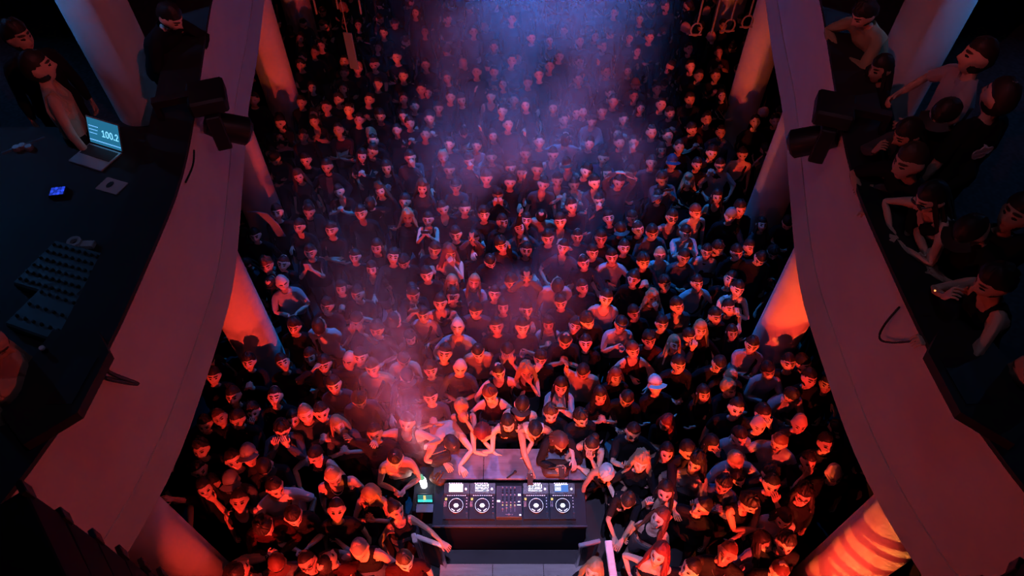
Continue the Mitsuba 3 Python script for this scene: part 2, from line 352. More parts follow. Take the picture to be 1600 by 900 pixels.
def cloth(t, kind):
    """A garment cut in the template pose from the thickened body: clean hems, real thickness. Returns vertices, faces, weights."""
    if kind in t.clothes: return t.clothes[kind]
    loose = {'tee': .014, 'tank': .010, 'sleeve': .014, 'shirt': .016, 'hoodie': .023, 'trousers': .012, 'shorts': .018, 'skirt': .03, 'crop': .009, 'bra': .008, 'jacket': .02, 'vneck': .013, 'straps': .008, 'shoes': .008}[kind]
    tm = trimesh.Trimesh(t.V, t.F, process=False)
    N = tm.vertex_normals
    z = t.V[:, 2]
    off = np.full(len(z), loose)
    if kind in ('tee', 'sleeve', 'shirt', 'hoodie', 'jacket', 'vneck'): off += np.clip((1.22 - z) * .05, 0, .02) * (np.abs(t.V[:, 0]) < .25)
    off += (meshkit.fbm(t.V * [14, 14, 9] + 7, 2, 3) - .5) * loose * .9
    off[z > 1.5] = -.01
    off[(np.abs(t.V[:, 0]) > t.W[0] - .02)] = .0
    m = mesh2man(trimesh.Trimesh(t.V + N * off[:, None], t.F, process=False))
    big = lambda x0, x1, y0, y1, z0, z1: MF.cube((x1 - x0, y1 - y0, z1 - z0)).translate((x0, y0, z0))
    def arms(frac):
        p = t.S + AD * (frac * .51 + .5); r = m
        c = MF.cube((1., .5, .18), True).rotate((0, math.degrees(math.atan2(-AD[2], AD[0])), 0)).translate(tuple(p))
        return m - c - c.mirror((1, 0, 0))
    if kind == 'shoes': m = m.trim_by_plane((0, 0, -1), -.10)
    elif kind in ('trousers', 'shorts', 'skirt'):
        m = m ^ big(-.24, .24, -.3, .3, {'trousers': .07, 'shorts': .62, 'skirt': .6}[kind], 1.03)
        if kind == 'skirt': m = m + (MF.cylinder(.36, .2, .145, 20).scale((1, .8, 1)).translate((0, 0, .64)) - MF.cylinder(.38, .185, .13, 20).scale((1, .78, 1)).translate((0, 0, .63)))
        keep = (.24, 0)
    else:
        m = arms({'tee': .45, 'vneck': .4, 'tank': .07, 'sleeve': .97, 'shirt': .97, 'hoodie': .98, 'jacket': .98, 'crop': .07, 'bra': .03, 'straps': .03}[kind])
        m = m.trim_by_plane((0, 0, 1), {'tee': .90, 'vneck': .92, 'tank': .93, 'sleeve': .9, 'shirt': .86, 'hoodie': .88, 'jacket': .86, 'crop': 1.16, 'bra': 1.19, 'straps': .98}[kind])
        m = m.trim_by_plane((0, 0, -1), -1.49)
        if kind in ('tank', 'crop'):
            for s in (1, -1): m = m - MF.sphere(1, 24).scale((.062, .2, .13)).translate((s * (t.S[0] + .012), 0, 1.39))
        nk = {'tee': (.078, .085, .06, 1.475), 'vneck': (.07, .2, .16, 1.47), 'tank': (.082, .2, .13, 1.45), 'sleeve': (.075, .085, .05, 1.475), 'shirt': (.06, .2, .1, 1.47), 'hoodie': (.062, .09, .04, 1.48), 'jacket': (.07, .09, .05, 1.48), 'crop': (.09, .2, .13, 1.45), 'bra': (.4, .4, .085, 1.40), 'straps': (.4, .4, .14, 1.47)}[kind]
        m = m - MF.sphere(1, 24).scale(nk[:3]).translate((0, -.05 if nk[1] > .1 else .0, nk[3]))
        if kind == 'jacket': m = m - MF.cube((.12, .4, .9), True).rotate((0, 0, 0)).translate((0, -.25, 1.1))
        if kind in ('tank', 'crop', 'tee', 'vneck'): pass
    parts = m.decompose()
    if len(parts) > 1:
        m = MF.compose([p for p in parts if p.volume() > .0002] or parts)
    m = m.simplify((.002, .004, .008, .013)[t.lod])
    tm = man2mesh(m)
    d, i = t.tree.query(tm.vertices, k=3)
    w = 1 / (d + .004) ** 2; w /= w.sum(1, keepdims=True)
    Wt = np.einsum('vk,vkb->vb', w, t.Wt[i])
    for side in ('L', 'R'):
        for nm in ('hand', 'fing', 'fin2', 'thu'):
            j = t.ix[nm + side]; Wt[:, t.ix['farm' + side]] += Wt[:, j]; Wt[:, j] = 0
    c = t.ix['chest']; Wt[:, c] += Wt[:, t.ix['head']]; Wt[:, t.ix['head']] = 0
    dd, ii = cKDTree(tm.vertices).query(t.V, k=6)
    hid = np.zeros(len(t.V))
    for k in range(6):
        e = np.array(tm.vertices)[ii[:, k]] - t.V
        hid = np.maximum(hid, ((dd[:, k] < .05) & (np.einsum('ij,ij->i', e, t.N) > .55 * dd[:, k])))
    t.hid[kind] = hid
    t.clothes[kind] = (np.array(tm.vertices), np.array(tm.faces), Wt)
    return t.clothes[kind]

def star(fn, nu=28, nv=18):
    """Closed surface around the head centre: fn(unit directions) -> (radius factor on the skull ellipsoid)."""
    v, f, _ = head_mesh(nu, nv, True)
    u = v / [.0867, .114, .139]; u /= np.linalg.norm(u, axis=1, keepdims=True)
    r = fn(u)
    return u * [.0914, .114, .141] * r[:, None] + HEADC + [0, .008, .002], f

HAIR = {}
def lock(p0, pts, r0, r1, n=6, sides=6):
    """One tapered strand of hair through the points."""
    P = np.array([p0] + pts, float); k = np.linspace(0, 1, len(P)); q = np.linspace(0, 1, n)
    C = np.stack([np.interp(q, k, P[:, i]) for i in range(3)], 1)
    for _ in range(1): C[1:-1] = .5 * C[1:-1] + .25 * (C[2:] + C[:-2])
    return tube(C, r0 + (r1 - r0) * q ** 1.5, sides)

def tube(C, r, sides=6, caps=True):
    C = np.asarray(C, float); n = len(C); r = np.broadcast_to(r, (n,))
    tg = np.gradient(C, axis=0); tg /= np.linalg.norm(tg, axis=1, keepdims=True) + 1e-12
    ref = np.where(np.abs(tg[:, 2:]) < .9, [0, 0, 1.], [1., 0, 0]); a = np.cross(tg, ref); a /= np.linalg.norm(a, axis=1, keepdims=True) + 1e-12
    for i in range(1, n):
        if a[i] @ a[i - 1] < 0: a[i] *= -1
    b = np.cross(tg, a); an = np.arange(sides) * 2 * np.pi / sides
    V = (C[:, None] + r[:, None, None] * (np.cos(an)[None, :, None] * a[:, None] + np.sin(an)[None, :, None] * b[:, None])).reshape(-1, 3)
    F = []
    for i in range(n - 1):
        for j in range(sides):
            p, q, u, v = i * sides + j, i * sides + (j + 1) % sides, (i + 1) * sides + (j + 1) % sides, (i + 1) * sides + j
            F += [[p, q, u], [p, u, v]]
    if caps:
        for base, flip in ((0, 1), ((n - 1) * sides, 0)):
            for j in range(1, sides - 1): F.append([base, base + j + 1, base + j] if flip else [base, base + j, base + j + 1])
    F = np.array(F)
    m = trimesh.Trimesh(V, F, process=False)
    if m.volume < 0: F = F[:, ::-1]
    return V, F

def join(parts):
    V, F, n = [], [], 0
    for v, f in parts: V.append(v); F.append(np.asarray(f) + n); n += len(v)
    return np.vstack(V), np.vstack(F)

def worn_body(t, kinds):
    """The template body drawn in a little where it is covered, so that skin never comes through cloth."""
    h = np.zeros(len(t.V))
    for k in kinds:
        if k: cloth(t, k); h = np.maximum(h, t.hid[k])
    return t.V - t.N * (h * .013)[:, None]

def hair_mesh(kind, lod, seed=0):
    key = (kind, lod, seed)
    if key in HAIR: return HAIR[key]
    rng = np.random.default_rng(seed + 11)
    nu, nv = ((32, 19), (22, 14), (14, 10), (11, 8))[lod]
    def base(thick, line, rough, side, sc=9, back=-.55):
        def fn(u):
            x, y, z = u.T
            az = np.arctan2(np.abs(x), -y)                # 0 front .. pi back
            cut = np.interp(az, [0, .6, 1.1, 1.6, 2.2, 3.15], [line, line + .02, line - .12, side, back + .1, back])
            m = np.clip((z - cut) / .16, 0, 1); m = m * m * (3 - 2 * m)
            nz = meshkit.fbm(u * sc + seed * 3.1, 2, seed)
            return .93 + m * (.07 + thick * (.55 + .45 * np.clip(z, 0, 1)) + rough * (nz - .45))
        return star(fn, nu, nv)
    def drape(n, length, wave, r, z0=.02, fr=.32, spread=.02):
        out = []
        for i in range(n):
            a = np.pi / 2 + (2 * i / (n - 1) - 1) * (np.pi / 2 + fr)
            c, s = np.cos(a), np.sin(a)
            rad = np.array([.088, .108]); L = length * rng.uniform(.85, 1.1)
            p0 = HEADC + [c * rad[0] * .7, s * rad[1] * .7 + .01, z0 + .05]
            pts = []
            for k in range(1, 6):
                q = k / 5
                w = wave * np.sin(q * 9 + i * 1.7)
                grow = .97 + .2 * q + rng.uniform(-.04, .04)
                pts.append(HEADC + [c * rad[0] * grow + w + c * spread * q, s * rad[1] * grow + .01 + w * .7, z0 - q * L])
            out.append(lock(p0, pts, r, r * .45, 7 if lod == 0 else 5, 6 if lod == 0 else 4))
        return out
    nl = (15, 9, 6, 5)[lod]
    if kind == 'short': p = [base(.06, .52, .14, .14, 10)]
    elif kind == 'buzz': p = [base(.015, .54, .02, .14)]
    elif kind == 'messy': p = [base(.15, .46, .42, .0, 8)]
    elif kind == 'bob': p = [base(.11, .48, .12, -.75, 7, -.9)] + drape(nl, .13, .004, .028)
    elif kind == 'long': p = [base(.09, .5, .1, -.2, 7)] + drape(nl, .34, .008, .027)
    elif kind == 'wavy': p = [base(.16, .48, .2, -.3, 7)] + drape(nl + 3, .32, .02, .03, spread=.05)
    elif kind == 'curly': p = [base(.28, .44, .7, -.35, 7)] + drape(nl + 2, .22, .028, .034, spread=.06)
    elif kind == 'bun':
        p = [base(.06, .44, .05, -.2, 12)]; s = trimesh.creation.icosphere(2 if lod == 0 else 1, .052); p.append((s.vertices * (1 + .15 * (meshkit.noise(s.vertices * 40) - .5))[:, None] + HEADC + [0, .075, .105], s.faces))
    elif kind == 'tail':
        p = [base(.06, .44, .05, -.2, 12), lock(HEADC + [0, .09, .07], [HEADC + [0, .15, .06], HEADC + [.01, .16, -.05], HEADC + [0, .13, -.2]], .035, .012)]
    elif kind == 'mohawk':
        def fn(u): return .93 + .07 * (u[:, 2] > .2) + .42 * np.exp(-(u[:, 0] / .2) ** 2) * np.clip(u[:, 2] + .1, 0, 1)
        p = [star(fn, nu, nv)]
    elif kind == 'cap':
        p = [base(.12, .32, 0, .16, 9, .1)]
        a = np.linspace(-1.05, 1.05, 9); br = []
        for rr, dz in ((.108, .045), (.175, .026)): br += [[np.sin(q) * rr * .85, -np.cos(q) * rr - .005, dz] for q in a]
        br = np.array(br) + HEADC; top = br + [0, 0, .006]; V = np.vstack([br, top]); F = []
        for i in range(8): F += [[i, i + 10, i + 1], [i, i + 9, i + 10], [i + 18, i + 19, i + 28], [i + 18, i + 28, i + 27], [i + 9, i + 27, i + 28], [i + 9, i + 28, i + 10]]
        p.append((V, np.array(F)))
        s = trimesh.creation.icosphere(1, .008); p.append((s.vertices + HEADC + [0, .008, .142], s.faces))
    elif kind == 'beanie': p = [base(.16, .3, .04, .0, 14, -.2)]
    elif kind == 'hood':
        def fn(u):
            x, y, z = u.T; fr = np.clip((-y - .38) / .25, 0, 1) * np.clip((.85 - z) / .2, 0, 1); fr = fr * fr * (3 - 2 * fr)
            return 1.28 - .4 * fr + .05 * (meshkit.noise(u * 5) - .5)
        p = [star(fn, nu, nv)]
    else: return None
    HAIR[key] = join(p)
    return HAIR[key]

def extra_mesh(kind):
    """Glasses, sunglasses, a necklace in head or chest coordinates of the template."""
    if kind in ('glasses', 'sunglasses'):
        p = []
        for s in (-1, 1):
            a = np.linspace(0, 2 * np.pi, 13)
            c = HEADC + [s * .034, -.107, .006]
            if kind == 'glasses': p.append(tube(np.stack([c[0] + .024 * np.cos(a), c[1] + .004 * np.cos(a) * s + 0 * a, c[2] + .019 * np.sin(a)], 1), .0028, 5, False))
            else:
                b = trimesh.creation.icosphere(2, 1.); p.append((b.vertices * [.029, .006, .022] + c, b.faces))
            p.append(tube(np.array([HEADC + [s * .058, -.103, .012], HEADC + [s * .082, -.05, .014], HEADC + [s * .092, .01, .006]]), .003, 5))
        p.append(tube(np.array([HEADC + [-.01, -.112, .012], HEADC + [0, -.116, .014], HEADC + [.01, -.112, .012]]), .0028, 5))
        return join(p)
    if kind == 'headband':
        a = np.linspace(0, 2 * np.pi, 25); return tube(np.stack([HEADC[0] +   .094 * np.cos(a), HEADC[1] + .004 + .116 * np.sin(a), HEADC[2] + .062 + .012 * np.sin(a)], 1), .011, 6, False)

def strap_mesh(t, flip=1, w=.022):
    """A bag strap round the torso, from one shoulder to the other hip."""
    k = ('strap', flip)
    if k in t.clothes: return t.clothes[k]
    tor = t.Wt[:, [t.ix[n] for n in ('chest', 'spine', 'pelvis', 'neck')]].sum(1) > .45
    P = t.V[tor]; c = np.array([0, .0, 1.2]); d = np.array([flip * .52, 0, .85]); d /= np.linalg.norm(d); e = np.array([0, -1., 0]); nrm = np.cross(d, e)
    q = P - c; near = np.abs(q @ nrm) < .035
    a, b = q[near] @ d, q[near] @ e
    an, rr = np.arctan2(b, a), np.hypot(a, b); A = np.linspace(-np.pi, np.pi, 29)[:-1]; R = []
    for x in A:
        o = np.abs((an - x + np.pi) % (2 * np.pi) - np.pi) < .3
        R.append(rr[o].max() if o.any() else .2)
    R = np.array(R); R = np.maximum(R, .25 * (np.roll(R, 1) + np.roll(R, -1)) + .5 * R) + .022
    L = c + R[:, None] * (np.cos(A)[:, None] * d + np.sin(A)[:, None] * e)
    out = (L - c) / np.linalg.norm(L - c, axis=1, keepdims=True)
    ring = np.stack([L - nrm * w, L + nrm * w, L + nrm * w + out * .007, L - nrm * w + out * .007], 1); n = len(L); F = []
    for i in range(n):
        j = (i + 1) % n
        for u in range(4):
            v = (u + 1) % 4; F += [[i * 4 + u, i * 4 + v, j * 4 + v], [i * 4 + u, j * 4 + v, j * 4 + u]]
    V = ring.reshape(-1, 3); F = np.array(F)
    if trimesh.Trimesh(V, F, process=False).volume < 0: F = F[:, ::-1]
    _, ii = t.tree.query(V); t.clothes[k] = (V, F, t.Wt[ii]); t.hid[k] = np.zeros(len(t.V))
    return t.clothes[k]
# ---------------------------------------------------------------- the hall
add('floor', box(-14, 14, -6, 30, -.1, 0), 'floor_paint'); struct('floor')
add('ceiling', box(-14, 14, -6, 30, 12.2, 12.4), 'wall_paint'); struct('ceiling')
add('wall_back', box(-14, 14, 27, 27.2, 0, 12.2), 'wall_paint'); struct('wall_back')
add('wall_front', box(-14, 14, -5.2, -5, 0, 12.2), 'wall_paint'); struct('wall_front')
add('wall_left', box(-12.2, -12, -5, 27, 0, 12.2), 'wall_paint'); struct('wall_left')
add('wall_right', box(12, 12.2, -5, 27, 0, 12.2), 'wall_paint'); struct('wall_right')
KEY = [(-4, 3.75), (-2, 3.5), (0, 3.2), (.8, 2.98), (1.39, 2.81), (1.56, 2.75), (1.98, 2.645), (2.4, 2.6), (3.8, 2.6), (4.33, 2.68), (5.2, 2.85), (6.5, 3.11), (7.66, 3.26), (9.07, 3.49), (11, 3.78), (14, 4.1), (20, 4.4), (26, 4.5)]
_y = np.concatenate([np.linspace(-4, 1.2, 10), np.linspace(1.35, 12, 46), np.linspace(12.5, 26, 12)])
_x = np.interp(_y, [k[0] for k in KEY], [k[1] for k in KEY])
_xs = _x.copy()
for _ in range(2): _xs[1:-1] = .25 * _xs[:-2] + .5 * _xs[1:-1] + .25 * _xs[2:]
CURVE = list(zip(_y, _xs))
FLOOR2, TOP2, BOT2 = 5.1, 6.1, 4.75
def edge_x(y): return float(np.interp(y, _y, _xs))
for s, side in ((-1, 'left'), (1, 'right')):
    k = numbered('balcony')
    tag(k, 'curved balcony with a pale plaster parapet on the %s side of the hall' % side, 'balcony')
    add(k + '__parapet', strip([(.06, 5.0), (-.03, 6.1), (.16, 6.1), (.2, 5.0)], CURVE, s), 'plaster', 30)
    add(k + '__slab_edge', strip([(0, 4.75), (.05, 5.0), (.3, 5.0), (.3, 4.75)], CURVE, s), 'plaster', 30)
    sl = [(s * (x + .31), y) for y, x in CURVE] + [(s * 11.95, 26), (s * 11.95, -4)]
    add(k + '__slab', prism(sl, 4.78, 5.1), 'carpet')
    add(k + '__coping', strip([(-.045, 6.1), (-.045, 6.135), (.3, 6.135), (.3, 6.1)], CURVE, s), 'black_paint', 30)
# columns: on the floor under the balconies, and above them
def column(x, y, z0, z1, r, label, foot=True):
    k = numbered('column'); tag(k, label, 'column')
    a = np.linspace(0, 2 * np.pi, 40, endpoint=False)
    add(k + '__shaft', lathe([(0, z0), (r, z0), (r, z1), (0, z1)], 48), 'plaster', 40, to_world=T().translate([x, y, 0]))
    if foot: add(k + '__base_ring', lathe([(r - .02, z0), (r + .05, z0), (r + .05, z0 + .12), (r + .02, z0 + .16), (r - .02, z0 + .16)], 40), 'black_paint', 30, to_world=T().translate([x, y, 0]))
names = ['nearest the stage', 'second from the stage', 'third from the stage', 'fourth from the stage']
for s, side in ((-1, 'left'), (1, 'right')):
    for i, (x, y) in enumerate(((3.86, 2.44), (3.96, 5.86), (4.5, 8.7), (4.72, 11.7))):
        lit = {(0, -1): 'red lit round column', (0, 1): 'bright orange lit round column'}.get((i, s), 'round column glowing red')
        column(s * x, y, 0, 4.77, .325, '%s under the %s balcony, %s' % (lit, side, names[i]))
    column(s * 4.0, 6.13, 5.105, 12.19, .29, 'thick round column rising from the %s balcony, blue lit outer side' % side, False)
    for y in (15, 18.5):
        x = edge_x(y) + .9
        column(s * x, y, 0, 4.77, .325, 'dim round column far back under the %s balcony%s' % (side, '' if y == 15 else ', farthest'))

# ---------------------------------------------------------------- rigging at the far end
def rope(label, pts, r, m, key='hanging_rope', group='ropes hanging at the back'):
    k = numbered(key); add(k, tube(np.array(pts, float), r, 6), m, True); tag(k, label, 'rope', group)
mat('rope_grey', (.2, .18, .19), .8)
for (x, y) in ((1088, 46), (1140, 40), (1168, 34), (1110, 60), (497, 30), (530, 22), (566, 30)):
    p = at(x, y, 3.2)
    rope({1088: 'pale rope carrying the left hanging ring, top right', 1140: 'pale rope carrying the middle hanging ring, top right', 1168: 'pale rope carrying the right hanging ring, top right', 1110: 'thin free rope between the left and middle hanging rings', 497: 'thin rope at the top left, nearest the left balcony', 530: 'thin rope at the top left, second from the left balcony', 566: 'thin rope at the top left just right of the pale panel'}[x], [[p[0], p[1], 12.1], [p[0] + .02, p[1], 7], [p[0], p[1], 3.3]], .018, 'rope_grey')
for (x, y) in ((1088, 46), (1140, 40), (1168, 34)):
    p = at(x, y, 3.2); k = numbered('hanging_stirrup')
    a = np.linspace(0, 2 * np.pi, 17)
    add(k, join([tube(np.stack([p[0] + .09 * np.sin(a), p[1] + 0 * a, 3.2 + .12 * np.cos(a)], 1), .016, 6, False), cyl((p[0] - .11, p[1], 3.1), (p[0] + .11, p[1], 3.1), .018, 8)]), 'rope_grey', 40)
    tag(k, 'pale ring with a foot bar hanging at top right, %s of three' % {1088: 'left', 1140: 'middle', 1168: 'right'}[x], 'ring', 'rings hanging on ropes')
mat('banner_cloth', (.10, .15, .24), .8)
k = 'hanging_banner'; p = at(548, 78, 2.6)
rope('thin rope holding the pale panel at the top left', [[p[0], p[1], 12.1], [p[0], p[1], p[2] + .34]], .01, 'rope_grey')
add(k, box(-.085, .085, -.02, .02, -.4, .35, .01), 'banner_cloth', to_world=T().translate([p[0], p[1], p[2]]).rotate([0, 0, 1], -15)); tag(k, 'narrow pale blue panel hanging upright over the far left crowd', 'panel')
k = 'paper_sheet'; p = at(413, 355, 1.75)
c = np.array([[-.1, 0, .35], [.06, 0, .3], [.16, .02, .05], [.2, .03, -.25]])
V = np.vstack([c + [-.07, 0, 0], c + [.07, 0, 0], c + [-.07, .012, 0], c + [.07, .012, 0]]); Fq = []
for i in range(3): Fq += [[i, i + 4, i + 5, i + 1], [i + 8, i + 9, i + 13, i + 12], [i, i + 1, i + 9, i + 8], [i + 4, i + 12, i + 13, i + 5]]
Fq += [[0, 8, 12, 4], [3, 7, 15, 11]]
mat('blue_lit_cloth', (.16, .2, .3), .8)  # white fabric, the blue light on it is put into the colour
add(k, (V + p, np.array(Fq)), 'blue_lit_cloth'); tag(k, 'pale curved strip of fabric held up beside the left second column', 'fabric')

# ---------------------------------------------------------------- the DJ booth
BX0, BX1 = -1.10, .95
k = 'dj_table'; tag(k, 'black DJ table carrying four players and a mixer', 'table')
add(k + '__tabletop', box(-1.06, .92, 3.05, 3.62, .95, 1.0, .008), 'black_paint')
add(k + '__front_panel', box(-1.06, .92, 3.06, 3.10, .02, .95), 'void_black')
for i, x in enumerate((-1.02, .86)): add(k + '__leg' + ('_001' if i else ''), box(x, x + .06, 3.12, 3.58, 0, .95), 'black_metal')
add(k + '__edge_trim', box(-1.06, .92, 3.035, 3.055, .955, 1.0), 'dark_grey')
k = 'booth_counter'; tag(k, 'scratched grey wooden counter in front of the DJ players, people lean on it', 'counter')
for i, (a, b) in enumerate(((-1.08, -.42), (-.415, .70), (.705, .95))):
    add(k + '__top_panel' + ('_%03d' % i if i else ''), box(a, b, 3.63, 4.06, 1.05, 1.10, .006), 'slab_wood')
add(k + '__panel', box(-1.06, .93, 4.0, 4.04, 0, 1.05), 'black_paint'); add(k + '__panel_001', box(-1.06, .93, 3.66, 3.7, 0, 1.05), 'black_paint')
k = 'stage_riser'; tag(k, 'pale plywood stage riser behind the booth at the bottom edge', 'platform')
for i, (a, b) in enumerate(((-1.0, -.30), (-.295, .38), (.385, .93))):
    add(k + '__board' + ('_%03d' % i if i else ''), box(a, b, 1.1, 2.80, .22, .25, .004), 'riser_wood')
    add(k + '__board_%03d' % (i + 3), box(a, b, -.8, 1.095, .22, .25, .004), 'riser_wood')
add(k + '__frame', box(-.98, .9, -.78, 2.76, 0, .22), 'black_paint')

def player(x, cy, screen, label):
    """A club media player: sloped body, screen, jog wheel, buttons, faders; x is its left edge."""
    k = numbered('dj_player'); tag(k, label, 'dj player'); w, d = .329, .45; y0 = cy - d / 2; z = 1.0
    tw = T().translate([x, y0, z])
    prof = [(0, .0), (0, .055), (.30, .075), (.32, .085), (.45, .118), (.45, 0)]
    V = []
    for xx in (0, w): V += [[xx, a, b] for a, b in prof]
    Fb = [[i, (i + 1) % 6, 6 + (i + 1) % 6, 6 + i] for i in range(6)]; Ft = [[f[0], f[2], f[1]] for f in Fb] + [[f[0], f[3], f[2]] for f in Fb]
    Ft += [[0, i, i + 1] for i in range(1, 5)] + [[6, 6 + i + 1, 6 + i] for i in range(1, 5)]
    add(k + '__body', (np.array(V), np.array(Ft)), 'black_plastic', to_world=tw)
    zt = lambda yy: np.interp(yy, [0, .30, .32, .45], [.055, .075, .085, .118])
    J = (.165, .165); n1 = 'jog_wheel'
    add(k + '__' + n1, xf(lathe([(0, 0), (.103, 0), (.103, .016), (.096, .022), (.085, .022), (.082, .019), (.045, .019), (.04, .021), (0, .021)], 48), T().translate([J[0], J[1], zt(J[1])]).rotate([1, 0, 0], 3.8)), 'black_plastic', 30, to_world=tw)
    add(k + '__%s__light_ring' % n1, xf(tube(np.stack([.090 * np.cos(np.linspace(0, 2 * np.pi, 41)), .090 * np.sin(np.linspace(0, 2 * np.pi, 41)), np.full(41, .023)], 1), .0035, 5, False), T().translate([J[0], J[1], zt(J[1])]).rotate([1, 0, 0], 3.8)), 'steel', True, to_world=tw, emitter=glow((.6, .68, 1.), 1.0))
    a = np.linspace(0, 2 * np.pi, 7)[:-1]
    add(k + '__%s__display' % n1, xf(prism([(.034 * np.cos(q), .028 * np.sin(q)) for q in a], .021, .0225), T().translate([J[0], J[1], zt(J[1])]).rotate([1, 0, 0], 3.8)), 'white_paint', to_world=tw, emitter=glow((.75, .85, 1.), 2.6))
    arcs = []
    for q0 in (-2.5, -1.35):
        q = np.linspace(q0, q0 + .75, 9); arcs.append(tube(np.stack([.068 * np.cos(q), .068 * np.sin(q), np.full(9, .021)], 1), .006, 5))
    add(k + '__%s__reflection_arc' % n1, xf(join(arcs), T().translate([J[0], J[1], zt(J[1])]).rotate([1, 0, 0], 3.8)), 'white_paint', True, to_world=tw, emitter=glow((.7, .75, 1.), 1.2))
    ang = math.degrees(math.atan2(.033, .13)); S0 = T().translate([0, .325, .0865]).rotate([1, 0, 0], ang)
    add(k + '__screen', xf(box(.06, .25, .012, .122, 0, .006, .002), S0), 'black_plastic', to_world=tw)
    on = {'white': ((.085, .22, .018, .117),), 'blue': ((.075, .24, .015, .12),)}
    add(k + '__screen__display', xf(box(.065, .245, .016, .118, .006, .0075), S0), 'void_black', to_world=tw, emitter=glow({'white': (1., .95, 1.), 'wave': (.42, .48, .72), 'blue': (.1, .27, .85)}[screen], {'white': 1.6, 'wave': .55, 'blue': .7}[screen]))
    rng = np.random.default_rng(int((x + 3) * 100)); rows = []
    if screen == 'wave':
        for yy in (.028, .052, .068, .09, .105): 
            for q in np.linspace(.07, .235, 12):
                if rng.random() < .75: rows.append(box(q, q + .012, yy, yy + rng.uniform(.004, .012), .0075, .0085))
    if screen == 'blue':
        for i, yy in enumerate(np.linspace(.03, .1, 6)): rows.append(box(.07, .15, yy, yy + .005, .0075, .0085))
        rows.append(box(.07, .24, .108, .116, .0075, .0085))
    if rows: add(k + '__screen__graphics', xf(join(rows), S0), 'white_paint', to_world=tw, emitter=glow((.9, .95, 1.), 1.6))
    def pads(name, pts, sx, sy, m, em=None, h=.006):
        for i, (px, py) in enumerate(pts):
            kk = k + '__' + name + ('_%03d' % i if i else '')
            add(kk, xf(box(-sx / 2, sx / 2, -sy / 2, sy / 2, 0, h, .0015), T().translate([px, py, float(zt(py))])), m, to_world=tw, **({'emitter': em} if em else {}))
    pads('cue_pad', [(.05 + .0285 * i, .298) for i in range(9)], .018, .009, 'knob_white', glow((.6, .62, 1.), .7))
    pads('top_button', [(.07 + .03 * i, .447) for i in range(6)], .02, .008, 'knob_white', glow((.5, .65, 1.), 1.0), .012)
    pads('play_button', [(.03, .262), (.03, .245)], .028, .01, 'gold', glow((1., .55, .12), 1.6))
    pads('loop_button', [(.012 + .02 * (i % 2), .215 - .018 * (i // 2)) for i in range(8)], .011, .009, 'knob_white')
    pads('side_button', [(.30, .27), (.30, .23), (.30, .19), (.30, .15)], .012, .01, 'knob_white', glow((.6, .6, 1.), .5))
    add(k + '__rotary_knob', xf(lathe([(0, 0), (.016, 0), (.014, .02), (0, .021)], 16), T().translate([.285, .375, float(zt(.375))])), 'knob_white', 30, to_world=tw, emitter=glow((.7, .8, 1.), .8))
    add(k + '__tempo_slider', xf(join([box(-.004, .004, -.06, .06, 0, .002), box(-.012, .012, -.008, .008, 0, .016, .002)]), T().translate([.305, .075, float(zt(.075))])), 'dark_grey', to_world=tw)
    return k
PY = 3.34
player(-.925, PY, 'white', 'black DJ player with a bright white screen, leftmost of the four'); player(-.588, PY, 'wave', 'black DJ player with a pale waveform screen, left of the mixer')
player(.105, PY, 'wave', 'black DJ player with a waveform screen, right of the mixer'); player(.448, PY, 'blue', 'black DJ player with a blue list screen, rightmost of the four')
k = 'dj_mixer'; tag(k, 'dark DJ mixer with rows of knobs between the players', 'mixer'); MX = -.245; mw = .333
add(k + '__body', box(MX, MX + mw, PY - .22, PY + .2, 1.0, 1.098, .006), 'dark_grey')
for i in range(4):
    for j in range(7):
        kk = k + '__knob' + ('_%03d' % (i * 7 + j) if i + j else '')
        add(kk, xf(lathe([(0, 0), (.011, 0), (.009, .018), (0, .019)], 12), T().translate([MX + .085 + .052 * i, PY + .17 - .033 * j, 1.098])), 'black_plastic' if j % 3 else 'grey_plastic', 30)
    add(k + '__fader' + ('_%03d' % i if i else ''), join([box(MX + .083 + .052 * i, MX + .087 + .052 * i, PY - .15, PY - .075, 1.098, 1.0995), box(MX + .074 + .052 * i, MX + .096 + .052 * i, PY - .12 + .012 * i, PY - .105 + .012 * i, 1.098, 1.114, .002)]), 'grey_plastic')
    add(k + '__cue_button' + ('_%03d' % i if i else ''), box(MX + .076 + .052 * i, MX + .094 + .052 * i, PY - .068, PY - .058, 1.098, 1.104), 'gold', emitter=glow((1., .55, .2), 1.4))
for i, (x, y, w_, h_) in enumerate(((.012, -.02, .04, .022), (.28, .06, .036, .025), (.27, -.065, .045, .012), (.28, -.02, .03, .01), (.3, -.2, .02, .02))):
    add(k + '__lit_button' + ('_%03d' % i if i else ''), box(MX + x, MX + x + w_, PY + y, PY + y + h_, 1.098, 1.103), 'white_paint', emitter=glow((.85, .85, 1.), 1.6))
add(k + '__crossfader', join([box(MX + .12, MX + .22, PY - .185, PY - .18, 1.098, 1.0995), box(MX + .16, MX + .175, PY - .195, PY - .17, 1.098, 1.115, .002)]), 'grey_plastic')
